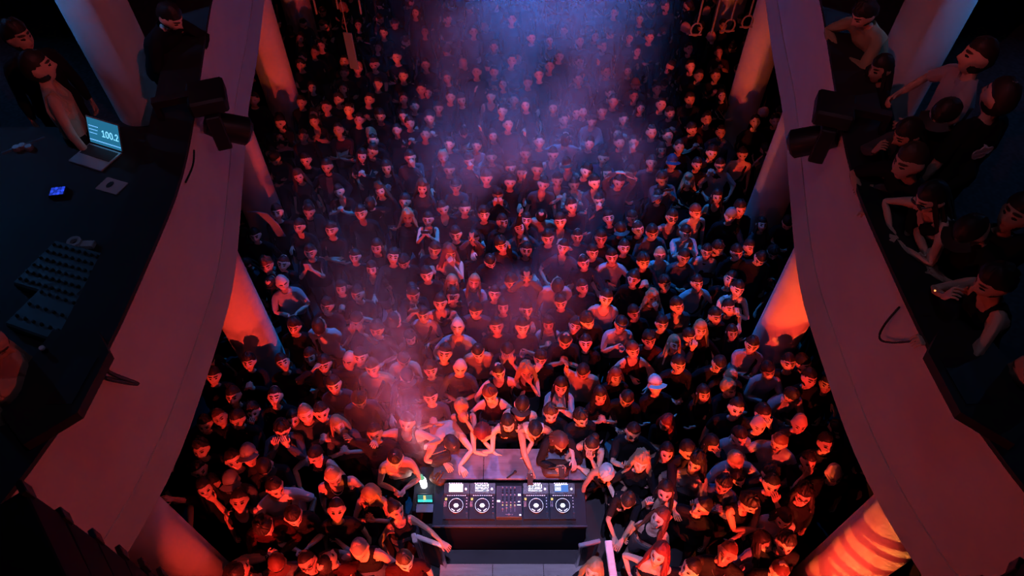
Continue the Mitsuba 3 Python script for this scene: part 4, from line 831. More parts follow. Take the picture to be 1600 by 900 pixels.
# ---------------------------------------------------------------- the crowd: where each head stands in the photograph and how the figure looks
# x y [yN yaw] [pN chin up] [hXc hair and its colour] [tXc top and its colour] [:pose] [+extra] [f|m] [sN size] | label @short name
CROWD = '''
367 788 y18 p25 hsd tak m :d0 |person in a black tank top looking up, beside the first left column @person in black tank top by the left column
331 757 y10 p10 hsd ttk m :fa |person with a hand at the chin above the black tank top wearer, far left
362 752 y15 p5 hpg tlg m :dk |person in grey sleeves raising a small cup, bottom left @person in grey sleeves with a cup
303 803 y30 hld ttk f :u1 |dim person half hidden right at the first left column
322 884 y10 p10 hhd tjk m |person in a black hood at the bottom left, face lit red @hooded person at bottom left
372 892 y150 hsd tjb m |person in a beige jacket seen from behind at the bottom left
430 762 y35 p-5 hsd tTw m :el +x |person in a white T-shirt with a black chest strap, bottom left @person in white T-shirt with black strap
459 806 y30 p-15 hsd ttk m :p1 |person in a black T-shirt bending over a phone held in both hands @person in black T-shirt bending over a phone
526 797 y15 p28 hzd ttk f :d0 |smiling person in a black T-shirt looking straight up
521 744 y20 p-10 hzy tak m :d0 +n |person in a black tank top with a thin necklace, arms hanging @person in tank top with necklace
413 822 y40 p-30 hmd tlr m :p1 |person in a dark red sweater bending over a blue lit phone @person in dark red sweater with blue lit phone
434 882 y25 p-10 hpr ttg m |person in a burgundy cap at the bottom edge @person in burgundy cap
481 879 y15 p22 hzd ttk m +g |person with glasses in a black T-shirt, bottom edge left @person with glasses at the bottom edge
512 878 y160 hzd ttr m |person in a dark red T-shirt turned away, bottom edge
562 858 y12 p-18 hzg tak m :el |person in a black sleeveless top, pale arm bent, looking down @person in sleeveless top at bottom centre
633 876 y25 p-8 hsb ttr m :d0 |person in a dark red T-shirt at the bottom edge beside the stage riser @person in dark red T-shirt by the riser
579 772 y5 p-12 hoy trk f :ha |person in a strappy top holding a drink with both hands @person clasping a drink
619 798 y25 p22 hud tak f :fR |person in a black tank top reaching one arm to the side stand @person reaching to the side stand
618 717 y10 p-18 hsd tno m :p1 |bare-chested person looking at a phone, left of the glowing bottle @bare-chested person with a phone
947 740 y-8 p-25 hmw tBk f :dn +h |person in a black strap harness and shorts leaning beside the booth @person in black strap harness
981 782 y-25 p-12 hud ttk f :rl |person in a black T-shirt with both arms stretched down to the white railing @person with arms on the railing
1039 768 y-20 p12 hld trk f :d0 |smiling person in a strappy black top behind the one leaning on the railing
1030 810 y-45 p25 hwr tck f :d0 |person in a black top looking up left, right of the railing
1030 866 y-40 p18 hwR tbk f :hp |person in a black bandeau top, hand on hip with arm bands @person with arm bands and hand on hip
1079 888 y-50 p15 hud ttk f |person with tied-up head at the bottom edge looking left
927 890 y-20 p10 hwy ttk f |person at the bottom edge right beside the riser, pale head top
1096 792 y-50 p15 hsd ttk m :d0 |person in a black T-shirt in profile facing the booth @person in profile facing the booth
1136 864 y-35 p20 hzr ttk m +n |person with a chain necklace in a black T-shirt, bottom right @person with chain necklace
1001 722 y-10 p8 hcy ttk f :pL |person holding a pink phone up, right of the counter @person holding up a pink phone
1041 707 y-5 p15 hld tlk f :cr |person in a black top with pale gloves, arms folded
1087 724 y-30 p10 hcd tte f :pL |person in a lilac T-shirt raising a phone @person in lilac T-shirt
1130 757 y-20 p-5 hmd tjd m |person in a blue denim jacket, right of the lilac T-shirt @person in denim jacket
1171 785 y15 p-18 hmd tak m :cr |person in a black tank top looking down with folded arms, lower right
1205 757 y-15 p8 hsd ttk m :fa |person with a hand raised to the cheek, lower right
1259 779 y-15 p10 hcd tlk f :d0 +g |person in round glasses, near the orange column @person in round glasses near the orange column
1225 809 y-20 p-15 hld tle f :d0 +x |person in a pale top with a dark bag strap, near the orange column
1193 847 y25 p15 hwd tlE f :d0 +x |person in a loose lilac-grey top with a bag strap, lower right @person in lilac-grey top
1252 853 y-20 p8 hmd ttk m :d0 +c |person with a cigarette beside the orange column @person with cigarette by the orange column
1218 893 y-10 p-10 hzr ttk m |person with a bowed head at the bottom edge, right side
1409 886 y-20 p10 hsd ttk m |person between the orange column and the right balcony, bottom right
312 735 y30 p12 hsd ttk m |person in black looking right, directly above the first left column @person above the first left column
314 702 y10 hmd tlk m
320 663 y10 hsd tlk m
344 653 y25 p22 hzr tlk m |round-faced person in a black top looking right, near the left balcony edge @round-faced person near the left balcony edge
365 619 y8 p15 hsd ttk m
430 620 y15 p28 hzd tlk m |person in a black sweater looking up, bright red face left of the smoke @person in black sweater looking up
396 643 y15 p10 hmd tlk f :fa |person holding a hand to the chin, left side
371 655 y0 hsd tlk m
441 672 y10 p0 hmd tlg m :Ha |person covering the face with both hands, left side @person covering the face with both hands
459 655 y10 hld tlk f
478 647 y15 p10 hzy tlg m |bright-faced person in a grey top, left of the glowing bottle smoke @bright-faced person in grey
502 644 y20 hsd tlg m
366 719 y25 p18 hsd ttk m
389 711 y15 hpg tlk m |person in a grey cap, far left @person in grey cap at far left
415 730 y25 p-22 hpd ttk m +g |person in a black cap with glasses looking down, far left
492 710 y-20 p-15 hsd tak m :el |person in a black tank top leaning aside with a bare arm @person leaning aside in tank top
529 664 y15 p10 hoy ttg f |large-faced person in a grey T-shirt, left edge of the purple smoke
586 677 y5 p15 hsd tlk m :u1 |person in black with a raised hand at the left of the purple smoke
562 625 y25 p-20 hmd tlg m
636 660 y0 p12 hsd tak m :ub |person in a black tank top raising both bent arms inside the purple smoke @person with raised arms in the purple smoke
673 620 y5 p12 hsd ttg m :ha |person with hands at the chest inside the purple smoke
721 637 y-5 p5 hmy tak f :fa |bright orange lit person touching the cheek, above the shirtless back @bright orange lit person touching the cheek
766 616 y0 p-10 hmr tar f :el |person in a red top behind the crossed arms
706 692 y35 p-10 hsd tno m :L1 |shirtless person leaning over the left end of the counter @shirtless person on the counter
753 676 y0 p-20 hoR tak f :L2 |person in a black top resting folded arms on the counter @person with folded arms on the counter
794 660 y10 p-5 hld tak f :L3 |person in a tank top with one long arm down, behind the counter
815 634 y-5 p-10 hpd tak m |person in a black cap behind the counter row
836 671 y0 p-15 hsd taw m :L4 +x |person in a white tank top reaching across the counter @person in white tank top at the counter
861 646 y0 p0 hmb ttk m |person in a black T-shirt right behind the white tank top
876 690 y0 p-15 hlr tjk f :L5 |person in a black jacket filming at the counter over a handbag @person filming over the handbag
924 694 y-25 p0 hud tak f :L6 |person in a black vest with white puff sleeves at the counter's right end @person with white puff sleeves
908 653 y15 p-5 hmd tlk m
938 618 y5 p5 hwd ttk f |bright-faced person with a scarf, centre right @bright-faced person at centre right
979 623 y-15 p-12 hsd tlk m :p1 |person in black looking down at a phone, centre right
989 675 y-10 p-5 hsd ttk m :pL +s |person in sunglasses and a printed black T-shirt holding a phone @person in sunglasses with printed T-shirt
1041 660 y-40 p-10 hwR ttk f
1024 602 y5 p22 hPw tlk m |person in a white cap and black sweater looking up @person in white cap
876 604 y0 hld tse f :ph |person in a pale blouse filming with a phone, behind the counter @person in pale blouse filming
1099 615 y5 p10 hld tlk f :cr |person in a black top with crossed bare arm, right side
1139 607 y15 p0 hmy ttk m :ha
1150 638 y-5 p15 hsd ttk m |smiling person in black, right side centre @smiling person in black at right
1192 646 y10 p-5 hsd tlk m :fa
1185 664 y-10 hbd tlk m
1237 618 y20 p-20 hsd tse m :p1 |person in a pale shirt bending over the hands, near the right balcony @person in pale shirt near the right balcony
1249 662 y-10 p10 hba ttk m |bearded bare-headed person near the right balcony edge
1290 693 y-5 hsd tlk m
1155 681 y10 p-12 hsd tte m :d0 |person in a white T-shirt looking down to the right @person in white T-shirt looking down right
1112 693 y10 p-5 hld tlk f :fa
1150 719 y5 p-15 hzy tle m |person with pale sleeves, in front of the white T-shirt @person with pale sleeves
1217 690 y-35 p-15 hsr tse m :el |person in a grey shirt leaning left, right side @person in grey shirt leaning left
1263 720 y-5 p5 hsd ttk m :fa
1075 704 y10 hsd tlk m
1303 741 y-10 p5 hbd ttk m +g |person in glasses right beside the third lit column wedge
1203 742 y-10 p-5 hmd tlk m
1153 745 y10 p-10 hsd ttk m
438 446 y20 p5 hzw tte m :p1 |person in a white T-shirt lit red, looking down, by the second left column @person in white T-shirt by the second left column
440 506 y0 hmd ttk m
499 508 y180 hsd tTw m +x |person in a white T-shirt seen from behind, dark strap across the back @person in white T-shirt seen from behind
558 501 y15 p-10 hsd ttk m :Ha |person raising spread hands before the face, left of centre
511 478 y0 hsd tlk m
388 551 y10 hmd tlk m
442 567 y25 p28 hsd tlk m |person in a black sweater looking up to the right, below the second left column @person looking up below the second left column
485 557 y5 hld tlk f
507 569 y0 p10 hsd tjk m :ua |person in an open black jacket with one bare arm raised to the ear @person with arm raised to the ear
334 588 y20 hsd tlk m
563 557 y5 hsd tlk m
546 563 y-10 hbd tlk m
522 601 y10 hsd tlg m
589 515 y-5 p8 hmd ttk m |person in a black T-shirt with red lettering, left of centre @person in lettered black T-shirt
661 491 y5 p5 hsd tte m :p1 +x |person in a pale T-shirt with a bag strap looking ahead @person in pale T-shirt with bag strap
688 473 y0 p8 hsd tag m +n |person in a grey tank top with a necklace
646 461 y10 p0 hsd ttk m :ph |person in a black T-shirt filming with raised hands, left of centre @person filming left of centre
708 463 y5 hsd tlk m :ph
743 485 y-10 p-5 hmd ttg m
786 479 y0 p12 hld ttk f |bright-faced person in a black scarf, centre @bright-faced person in black scarf
715 511 y5 p18 hba tve m |bright bare-headed person in a V-neck, centre of the crowd @bright bare-headed person in V-neck
776 510 y5 p15 hsd tlk m |person in a dark sweater looking up, centre @person in dark sweater at centre
816 511 y5 p10 hsd ttk m :dk |stern-faced person holding a cup before the chest, centre @stern-faced person with a cup
641 527 y15 p-10 hld tlk f
695 552 y0 hsd tlk m |person in dark clothes fading into the purple smoke
747 549 y10 p-25 hsd tvb m :d0 |person in a low V-neck, chest lit bright orange, head bowed @person with bright orange lit chest
793 549 y-5 p-15 hsd ttk m :Ha
582 574 y5 p0 hsd tTo m :d0 +x |person in a pale olive T-shirt with a strap, left of the smoke @person in pale olive T-shirt
631 562 y10 p-20 hsd ttb m |person in a beige T-shirt with head bowed, left of the smoke
636 588 y15 p-25 hpd tlk m
673 578 y5 hmd tlg m
719 575 y5 p8 hba ttg m |pink lit bare-headed person in the smoke, below the centre @pink lit bare-headed person
779 581 y15 p-5 hzd tak m :el
822 580 y5 p-5 hcy tar f :fa |person with a hand at the face and bare shoulders, bright orange, centre @bright person with hand at the face
616 498 y170 hsd ttr m +x |person in a red T-shirt seen from behind, left of centre @person in red T-shirt from behind
876 473 y5 p10 hsd tlk m |person in black with a calm face, top of the centre smoke @calm person in the blue smoke
822 484 y5 hsd tlk m
857 506 y0 p5 hld tte f :ha |person in a pale top holding both hands to the face @person with both hands at the face
898 509 y-5 hmd tlg m
918 501 y20 p-5 hmd tlk m
947 466 y0 p8 hsd tae m |person in a pale tank top, centre right
970 507 y0 p0 hsd tte m :dk +b |person in a headband and pale top holding a cup @person in headband with a cup
991 489 y15 hsd tlk m
1019 466 y0 p8 hcy tlg f :fa |person with a raised hand, bright curly head, centre right @person with bright curly head
1058 478 y20 p8 hsd tvg m |person in a grey V-neck turned right
1034 506 y0 p5 hsd tlk m |person in a dark sweater, brows lit, right of centre
915 536 y0 hsd tjk m
883 532 y-10 p-20 hzd ttk m :ha
1014 531 y5 p5 hmd tlr m
989 547 y15 p5 hsr tar f :el |person in a tank top with bright bare shoulders, right of centre @person with bright bare shoulders
1053 538 y5 hly tlg f
1060 569 y10 p8 hsd tlk m |bearded person in black, right of centre @person in black at right of centre
962 588 y15 p8 hor tlk f |bright orange lit person in a dark top, centre right @bright orange lit person at centre right
844 561 y-10 hmd tlk m :fa
911 581 y-20 p-20 hsd ttb m :u1 |person in a beige top raising a fist, centre @person in beige top raising a fist
1078 526 y15 p5 hsd tlk m :fa
1094 515 y-5 p8 hwy tlr f |person with a large bright head in a red sweater, right side @person in red sweater at right
1117 494 y10 hsd tlk m
1143 482 y10 hsd tlk m
1178 464 y0 p5 hsd taw m |person in a white tank top beside the second right column
1161 516 y0 p12 hld tlk f
1182 533 y-15 p0 hsd tTe m :cr +x |person in a pale T-shirt with a strap, arms crossed, by the second right column @person in pale T-shirt by the second right column
1123 569 y-15 p-15 hsd ttk m :el |person in a black T-shirt looking down left, right side
1200 579 y5 p5 hmd tse m :p1 |person in pale sleeves holding a phone, right side @person in pale sleeves holding a phone
1141 589 y-15 p-15 hzy tlk m :p1 |person with a pale head looking down at a phone, right side
1254 567 y15 hsd tlk m
1246 544 y20 p5 hsd ttk m
1264 591 y5 hsd tlk m
1232 567 y-10 hsd ttk m
1291 601 y-20 hsd tlk m
399 368 y15 p0 hsd tlk m |person in black near the pale fabric, by the left columns
433 332 y10 hsd tlk m
483 330 y10 p0 hsd tjk m
468 354 y-5 p5 hsd tsk m |person in a collared black shirt, left side @person in collared black shirt
518 359 y0 p8 hsd ttk m :cr |person in a black T-shirt with arms crossed, left side @person with crossed arms at left
564 333 y0 p5 hsd tsk m |person in a buttoned black shirt, left of centre
637 340 y5 p5 hcy tlk f |person with a bright curly head, upper left of centre @bright curly-headed person at upper left
485 394 y5 p5 hsd ttk m :ph |person filming with a bright phone, left side @person filming at left
417 415 y10 hmr tlk m
443 412 y0 p12 hzd tlk m
589 386 y-5 p5 hld ttk f
555 401 y0 hsd tlk m
581 420 y0 p8 hld tvk f |person in a V-neck with a bright chest, left of centre
615 401 y5 hsd tlk m
631 409 y0 p-20 hmd tlk m
533 450 y5 hld tlk f
559 459 y-5 hsd ttk m :ha
415 455 y170 hzd tlk m +b |person with a headphone band seen from behind, by the second left column
669 343 y0 p10 hsd tak f :ph |person with bare arms filming with a dark phone, upper centre @person with bare arms filming
692 326 y10 hsd tvk m
726 326 y0 hsd tlk m
756 335 y5 p8 hmd tlk m
712 366 y0 p5 hsd tlk m |small bright-faced person in black, upper centre
740 372 y0 p0 hsd tlg f :tr |person joining both hands into a triangle over the head @person making a triangle with the arms
679 390 y0 p0 hsd tlk m
703 397 y20 p5 hcr tno m :fa |person with a big bright mop and bare arms, upper centre @person with big bright mop
784 383 y15 hmd tlg m
766 408 y15 p-25 hsd tlk m
785 347 y15 hsd tlk m :u1
811 356 y5 hld ttg f
822 344 y5 hsd tlk m
846 336 y170 hzd tno m |shirtless back bent forward in the blue smoke @shirtless back in the blue smoke
875 346 y0 p10 hsd tvk m |person in a black V-neck in the blue smoke
856 372 y0 hsd tlk m
822 391 y5 hsd tlk m :u1
880 387 y-15 hsd tvg m :el
667 429 y5 p5 hsd tlk m
706 442 y10 p0 hly tlk f :ph |person drinking behind a phone, just above the centre
741 441 y0 p8 hly tte f :dk |person with long bright hair holding a drink, above the centre @person with long bright hair and a drink
799 441 y5 p0 hmd tlk m
822 432 y0 p0 hsd tlg m :tr |person with arms raised in a point holding a bottle, blue smoke @person with arms raised in a point
645 454 y10 hsd tlk m :ph
773 459 y0 hsd tlk m
871 444 y180 hsd tte m |person in a pale T-shirt from behind in the blue smoke
951 341 y5 hsd tlk m
988 340 y10 p-5 hsd tlk m
1050 340 y5 p8 hsd tag m +s |person in dark sunglasses and a grey top, upper right @person in sunglasses at upper right
1087 331 y20 p-5 hsr tno m :d0 +x |shirtless person with a chest strap, upper right @shirtless person with chest strap
970 360 y5 p-5 hpd tlk m |person in a dark cap and black sweater, right of the blue smoke
939 372 y0 hsd tlk m
902 370 y0 p5 hzd tlk m :cr |small person with crossed arms at the edge of the blue smoke
1019 363 y5 p-5 hsd ttg m :p1
997 358 y15 hzd tlk m
1071 364 y5 p-5 hsd tte m :ph |person in a pale T-shirt filming, upper right
975 387 y5 hsd tlk m
926 394 y10 hsd tlk m
956 401 y0 p5 hsd tTe m :el +c |person in a pinkish white T-shirt holding a cigarette, right of the smoke @person in pinkish white T-shirt with cigarette
912 410 y10 p5 hzd tlk m
1005 409 y5 p5 hmd tlk m
1031 398 y0 p8 hzy tae m |person in a pale tank top, right of centre
1068 402 y0 p5 hsd tlg m |person in a pale-collared grey top, right of centre @person in pale-collared grey top
1104 393 y-10 p0 hsd tte m +g |person in glasses and a pale T-shirt, upper right @person in glasses at upper right
1122 388 y20 p-5 hmd tlr m
990 436 y-20 hud tlk f
1039 443 y10 p5 hmd tlk m
1089 442 y5 p5 hsd tTe m +x |smiling person in a grey T-shirt with a bag strap, right side @smiling person in grey T-shirt
910 449 y15 hsd tlk m
1141 338 y-5 p0 hng tlk m |person in a grey beanie, upper right @person in grey beanie
1156 326 y5 hmd tlk m
1190 351 y5 p15 hld tlg f |person in a grey top looking up, near the third right column @person in grey top near the third right column
1141 437 y-20 p22 hsd ttk m :fw |person looking up left with an outstretched arm, right side @person looking up left with outstretched arm
1151 394 y10 p0 hsd tlk m
1171 386 y10 hsd tlk m
1208 394 y-10 p-25 hmd tlk m :p1 |person bending over with pale sleeves beside the second right column
1188 404 y-25 p-25 hsd tlk m
1214 304 y-15 p-25 hmd tlk m |person in a black jacket looking down beside the third right column @person in black beside the third right column
438 192 y0 p8 hsd ttk m :cr |person with crossed bare arms beside the third left column @person with crossed arms by the third left column
474 213 y10 hsd tlr m
491 190 y5 hsd tvk m
529 204 y0 hsd ttr m
561 188 y0 hsd tlk m
580 211 y5 hmy tlk m
583 221 y5 p10 hzd tlk m
594 182 y0 p8 hsd tlk m |bright-faced person in black at the upper left @bright-faced person at upper left
620 204 y0 hsd tlk m
640 193 y15 hsd tlk m
566 243 y0 p8 hld tlk f
582 236 y-15 hsd ttr m
604 262 y5 p8 hld tlk f :dk |person holding a small lit cup, upper left @person with a small lit cup
420 247 y10 hsd tlk m
407 274 y0 p-25 hmd tlk m
478 250 y5 hsd tlk m
511 260 y0 p5 hsd tjk m |person in an open black jacket, upper left @person in open black jacket at upper left
467 275 y5 p5 hwb ttk f |person with long loose hair in a black T-shirt, upper left @person with long loose hair at upper left
530 299 y0 hsd tvk m
579 317 y175 hsd ttr m
482 324 y5 hsd tlk m
641 246 y10 p5 hsd tlg m :fa
594 298 y0 hcb tlk m
633 315 y0 hmd tlk m
671 186 y0 hsd tlk m
665 211 y0 hsd tlk m
702 226 y0 p8 hsd tlk m
693 246 y5 p5 hmy tlk m
702 265 y0 hsd tlk m
733 251 y10 p5 hmd tlg f :fa |person with folded arms and a hand at the chin, left of the blue smoke
745 228 y0 hsd tle f
768 246 y0 hsd tlk m
760 278 y5 hmd tlk m
712 291 y0 p5 hsd tlg m +b |person wearing a headphone band, left of the blue smoke @person with a headphone band
660 293 y5 hcb tlg f
770 212 y5 hld tlg f :u1
794 195 y5 hsd tlk m
798 262 y0 hsd tlk m
815 270 y5 hld tlk f
797 285 y5 hsd tlk m :u1
821 240 y5 hmd tlk m
840 265 y0 hsd tlk m
849 288 y-10 p10 hsd tvg m
864 241 y0 hsd tag m
883 219 y175 hsd tse m |person in a pale striped shirt seen from behind, blue smoke @person in pale striped shirt
886 258 y0 hpd tag m
871 281 y0 p5 hsd tvk m
778 305 y0 p0 hmd tlk f :Ha |person with bright hands clasped over the face, blue smoke @person with bright hands over the face
897 288 y5 hsd tae m
893 322 y15 hmd tlr m
843 222 y0 hsd tlk m :u1
881 187 y5 hsd tlk m
925 190 y5 p0 hsd tse m
975 187 y0 hsd tlk m
964 208 y0 hld tlk f
921 225 y0 hsd tlk m
968 223 y5 hsd tlk m
990 223 y-5 hsd tlk m :fa
1018 207 y0 p8 hzd tlk m
1044 213 y5 hsd tlk m
1034 233 y0 hld tlk f
1061 230 y5 hsd tlr m
1081 202 y20 p0 hsd tTr m |person in a bright red T-shirt, upper right @person in bright red T-shirt
1104 187 y0 hsd ttr m
1126 207 y0 hzd tjd m
1112 239 y0 hmd tlk m
943 247 y-10 hsd tln m :fw
1018 254 y0 hsd tlg m
1050 254 y0 hpn tlg m |person in a dark blue cap, upper right @person in dark blue cap
1089 257 y10 p10 hsd tlk m
1125 258 y0 p0 hsd tte m :el +s |person in sunglasses and a pale vest, upper right @person in sunglasses and pale vest
916 268 y5 hmd tlk m
948 270 y5 hld tlk f
967 284 y0 p0 hsd tlg m :hd |person with both arms raised over the head in a roof shape @person with arms over the head like a roof
929 285 y10 hsd tvg m
986 270 y0 hsd tlk m
1035 280 y5 p-5 hsd tlg m :ph |person filming in a grey top, upper right
1075 284 y0 hcy tlk f |person with a bright curly mop, upper right @person with bright curly mop at upper right
936 313 y0 p5 hsd tlk m :fa
1028 308 y0 hsd tlr f
1120 307 y0 p10 hld tak f |person in a black vest with long hair, upper right @person in black vest at upper right
1160 241 y-5 p0 hsd tno m +x |shirtless person with a strap beside the third right column
1180 191 y-10 hsd tlk m
1211 189 y0 hsd tlk m
449 117 y0 hmd tlk m
538 97 y0 hzd tlk m
559 107 y0 hmy tlk m
538 114 y0 hsd tlk m
585 101 y0 hsd ttg m |person in a grey T-shirt, far upper left @person in grey T-shirt at far upper left
590 132 y0 hsd tlk m
577 156 y0 hsd tlk m
404 118 y0 hsd tlk m
471 160 y0 hsd tlk m
510 168 y5 hsd tlk m
537 139 y0 hld tlk f
545 172 y0 hsd tlk m
491 180 y0 hld tlk f
630 119 y0 hsd tlk m
631 155 y0 hld tlk f
630 182 y0 hsd tlk m
648 167 y10 hsd tlk m
437 187 y0 hld tlk f
800 96 y0 hzd tlk m
772 113 y0 hsd tlg m
699 122 y0 hld tlk f
658 140 y0 hsd tlk m
685 169 y0 hsd tlk m |bright-faced person in black, left of the upper smoke @bright-faced person left of the upper smoke
745 113 y-10 hsd tlk m
786 132 y0 hld tlg f
874 88 y0 hsd tlk m
842 117 y0 hsd tlk m
859 104 y0 hsd tlk m
825 129 y0 hsd tlk m
721 156 y0 hld tlk f :u1 |person raising one arm with a pointing hand, upper smoke @person raising one arm in the upper smoke
767 151 y0 hsd tag m
821 164 y0 hld tlk f
785 174 y0 hsd tlk m
803 157 y0 hsd tlk m
883 184 y0 hsd tlk m
900 176 y0 hld tlk f
704 152 y0 hsd tlk m
907 118 y0 hsd tTe m |person in a pale T-shirt inside the upper blue smoke @person in pale T-shirt in the upper smoke
981 111 y0 hld tlk f
993 133 y0 hpo ttr m
947 112 y20 hsd tlk m :u1
958 159 y0 p8 hsd tlk m
1027 140 y0 hsd tlk m
1001 169 y0 hld tlk f
1033 164 y0 hsd tlk m
1047 177 y10 p0 hsd tlk m
1078 155 y0 hsd tlk m +s
1079 104 y0 hsd tlk m
1092 119 y0 p5 hsd tlk m
1124 119 y0 hsd tlk m
1123 82 y0 hsd ttr m
1105 184 y0 hsd tlk m
941 174 y0 hsd tlk m
'''
FAR = [(599, 52), (592, 75), (472, 92), (492, 82), (454, 134), (529, 156), (501, 72), (664, 50), (772, 73), (665, 102), (670, 145), (672, 183), (830, 59), (858, 64), (881, 48), (906, 65), (930, 57), (941, 72), (906, 97), (984, 60), (1015, 58), (1076, 77), (995, 80), (954, 146), (991, 151), (1137, 145), (903, 124), (910, 175), (864, 168), (593, 180), (397, 156), (650, 20), (700, 30), (740, 50), (560, 40), (800, 30), (960, 20), (1000, 30), (1040, 10), (620, 90), (470, 60), (1130, 40)]
# ---------------------------------------------------------------- people: materials
SKIN = [(.66, .44, .34), (.56, .36, .27), (.46, .28, .20), (.72, .50, .40)]
def skin_fn(c):
    lip, dk = tuple(.75 * c[0] * f for f in (1, .42, .42)), tuple(.09 * v for v in c)
    return lambda p, n, uv: mix(mix(c, lip, smoothstep(.3, .8, uv.y)), dk, smoothstep(.25, .6, uv.x))
for i, c in enumerate(SKIN): mat('skin_%d' % i, proc(skin_fn(c)), .5, spec=.35)
CLOTH = {'k': (.012, .012, .014), 'K': (.022, .022, .026), 'g': (.07, .07, .08), 'w': (.62, .60, .60), 'T': (.62, .60, .62), 'e': (.36, .35, .38), 'E': (.34, .32, .42), 'r': (.04, .007, .008), 'n': (.02, .03, .07), 'o': (.30, .28, .17), 'b': (.42, .33, .24), 'd': (.08, .12, .20)}
CLOTHNAME = {'k': 'black', 'g': 'dark grey', 'w': 'white', 'T': 'white', 'e': 'pale', 'E': 'lilac-grey', 'r': 'dark red', 'n': 'navy', 'o': 'olive', 'b': 'beige', 'd': 'denim'}
for k, c in CLOTH.items(): mat('cloth_' + k, c, .9, spec=.12)
HAIRCOL = {'d': (.018, .013, .011), 'b': (.06, .035, .02), 'r': (.13, .04, .025), 'R': (.16, .02, .02), 'y': (.34, .22, .12), 'w': (.5, .45, .42), 'g': (.22, .21, .22), 'W': (.65, .63, .63), 'o': (.22, .09, .035), 'k': (.015, .015, .017), 'n': (.02, .04, .1), 'a': (.02, .015, .012)}
for k, c in HAIRCOL.items(): mat('hair_' + k, c, .55, spec=.4)
HK = {'s': 'short', 'z': 'buzz', 'm': 'messy', 'o': 'bob', 'l': 'long', 'w': 'wavy', 'c': 'curly', 'u': 'bun', 't': 'tail', 'k': 'mohawk', 'p': 'cap', 'n': 'beanie', 'h': 'hood', 'P': 'cap', 'b': None}
TK = {'t': 'tee', 'a': 'tank', 'l': 'sleeve', 's': 'shirt', 'h': 'hoodie', 'j': 'jacket', 'c': 'crop', 'b': 'bra', 'B': None, 'v': 'vneck', 'r': 'straps', 'T': 'tee', 'n': None}
GARMENT = {'tee': 't_shirt', 'tank': 'tank_top', 'sleeve': 'sweater', 'shirt': 'shirt', 'hoodie': 'hoodie', 'jacket': 'jacket', 'crop': 'cropped_top', 'bra': 'bandeau_top', 'vneck': 'v_neck_top', 'straps': 'strappy_top', 'trousers': 'trousers', 'shorts': 'shorts', 'skirt': 'skirt', 'shoes': 'shoes'}

# ---------------------------------------------------------------- people: poses, hand targets in template coordinates of the left side
def A(t, pole=(.6, .2, -1), fr='c', **k): return dict(t=t, pole=pole, frame=fr, **k)
FACE = A((.05, -.15, 1.55), (.7, -.2, -1), dir=(-.35, .1, 1), palm=(-.3, 1, .1), curl=25)
PHONE = A((.05, -.30, 1.56), (.6, 0, -1), dir=(-.45, -.15, 1), palm=(-.9, .25, -.1), curl=38)
LOW = A((.05, -.29, 1.22), (.9, .25, -.6), dir=(-.5, -.8, .25), palm=(-.45, 0, .9), curl=35)
DRINK = A((.06, -.24, 1.40), (.8, 0, -1), dir=(-.75, -.5, .3), palm=(-.4, .9, 0), curl=55)
BENT = A((.22, -.30, 1.12), (1, .4, -.3), curl=30)
UPA = A((.26, -.16, 1.93), (1, -.2, 0), curl=12)
HANG = A((.29, -.05, .82), (.6, 1, 0), curl=25)
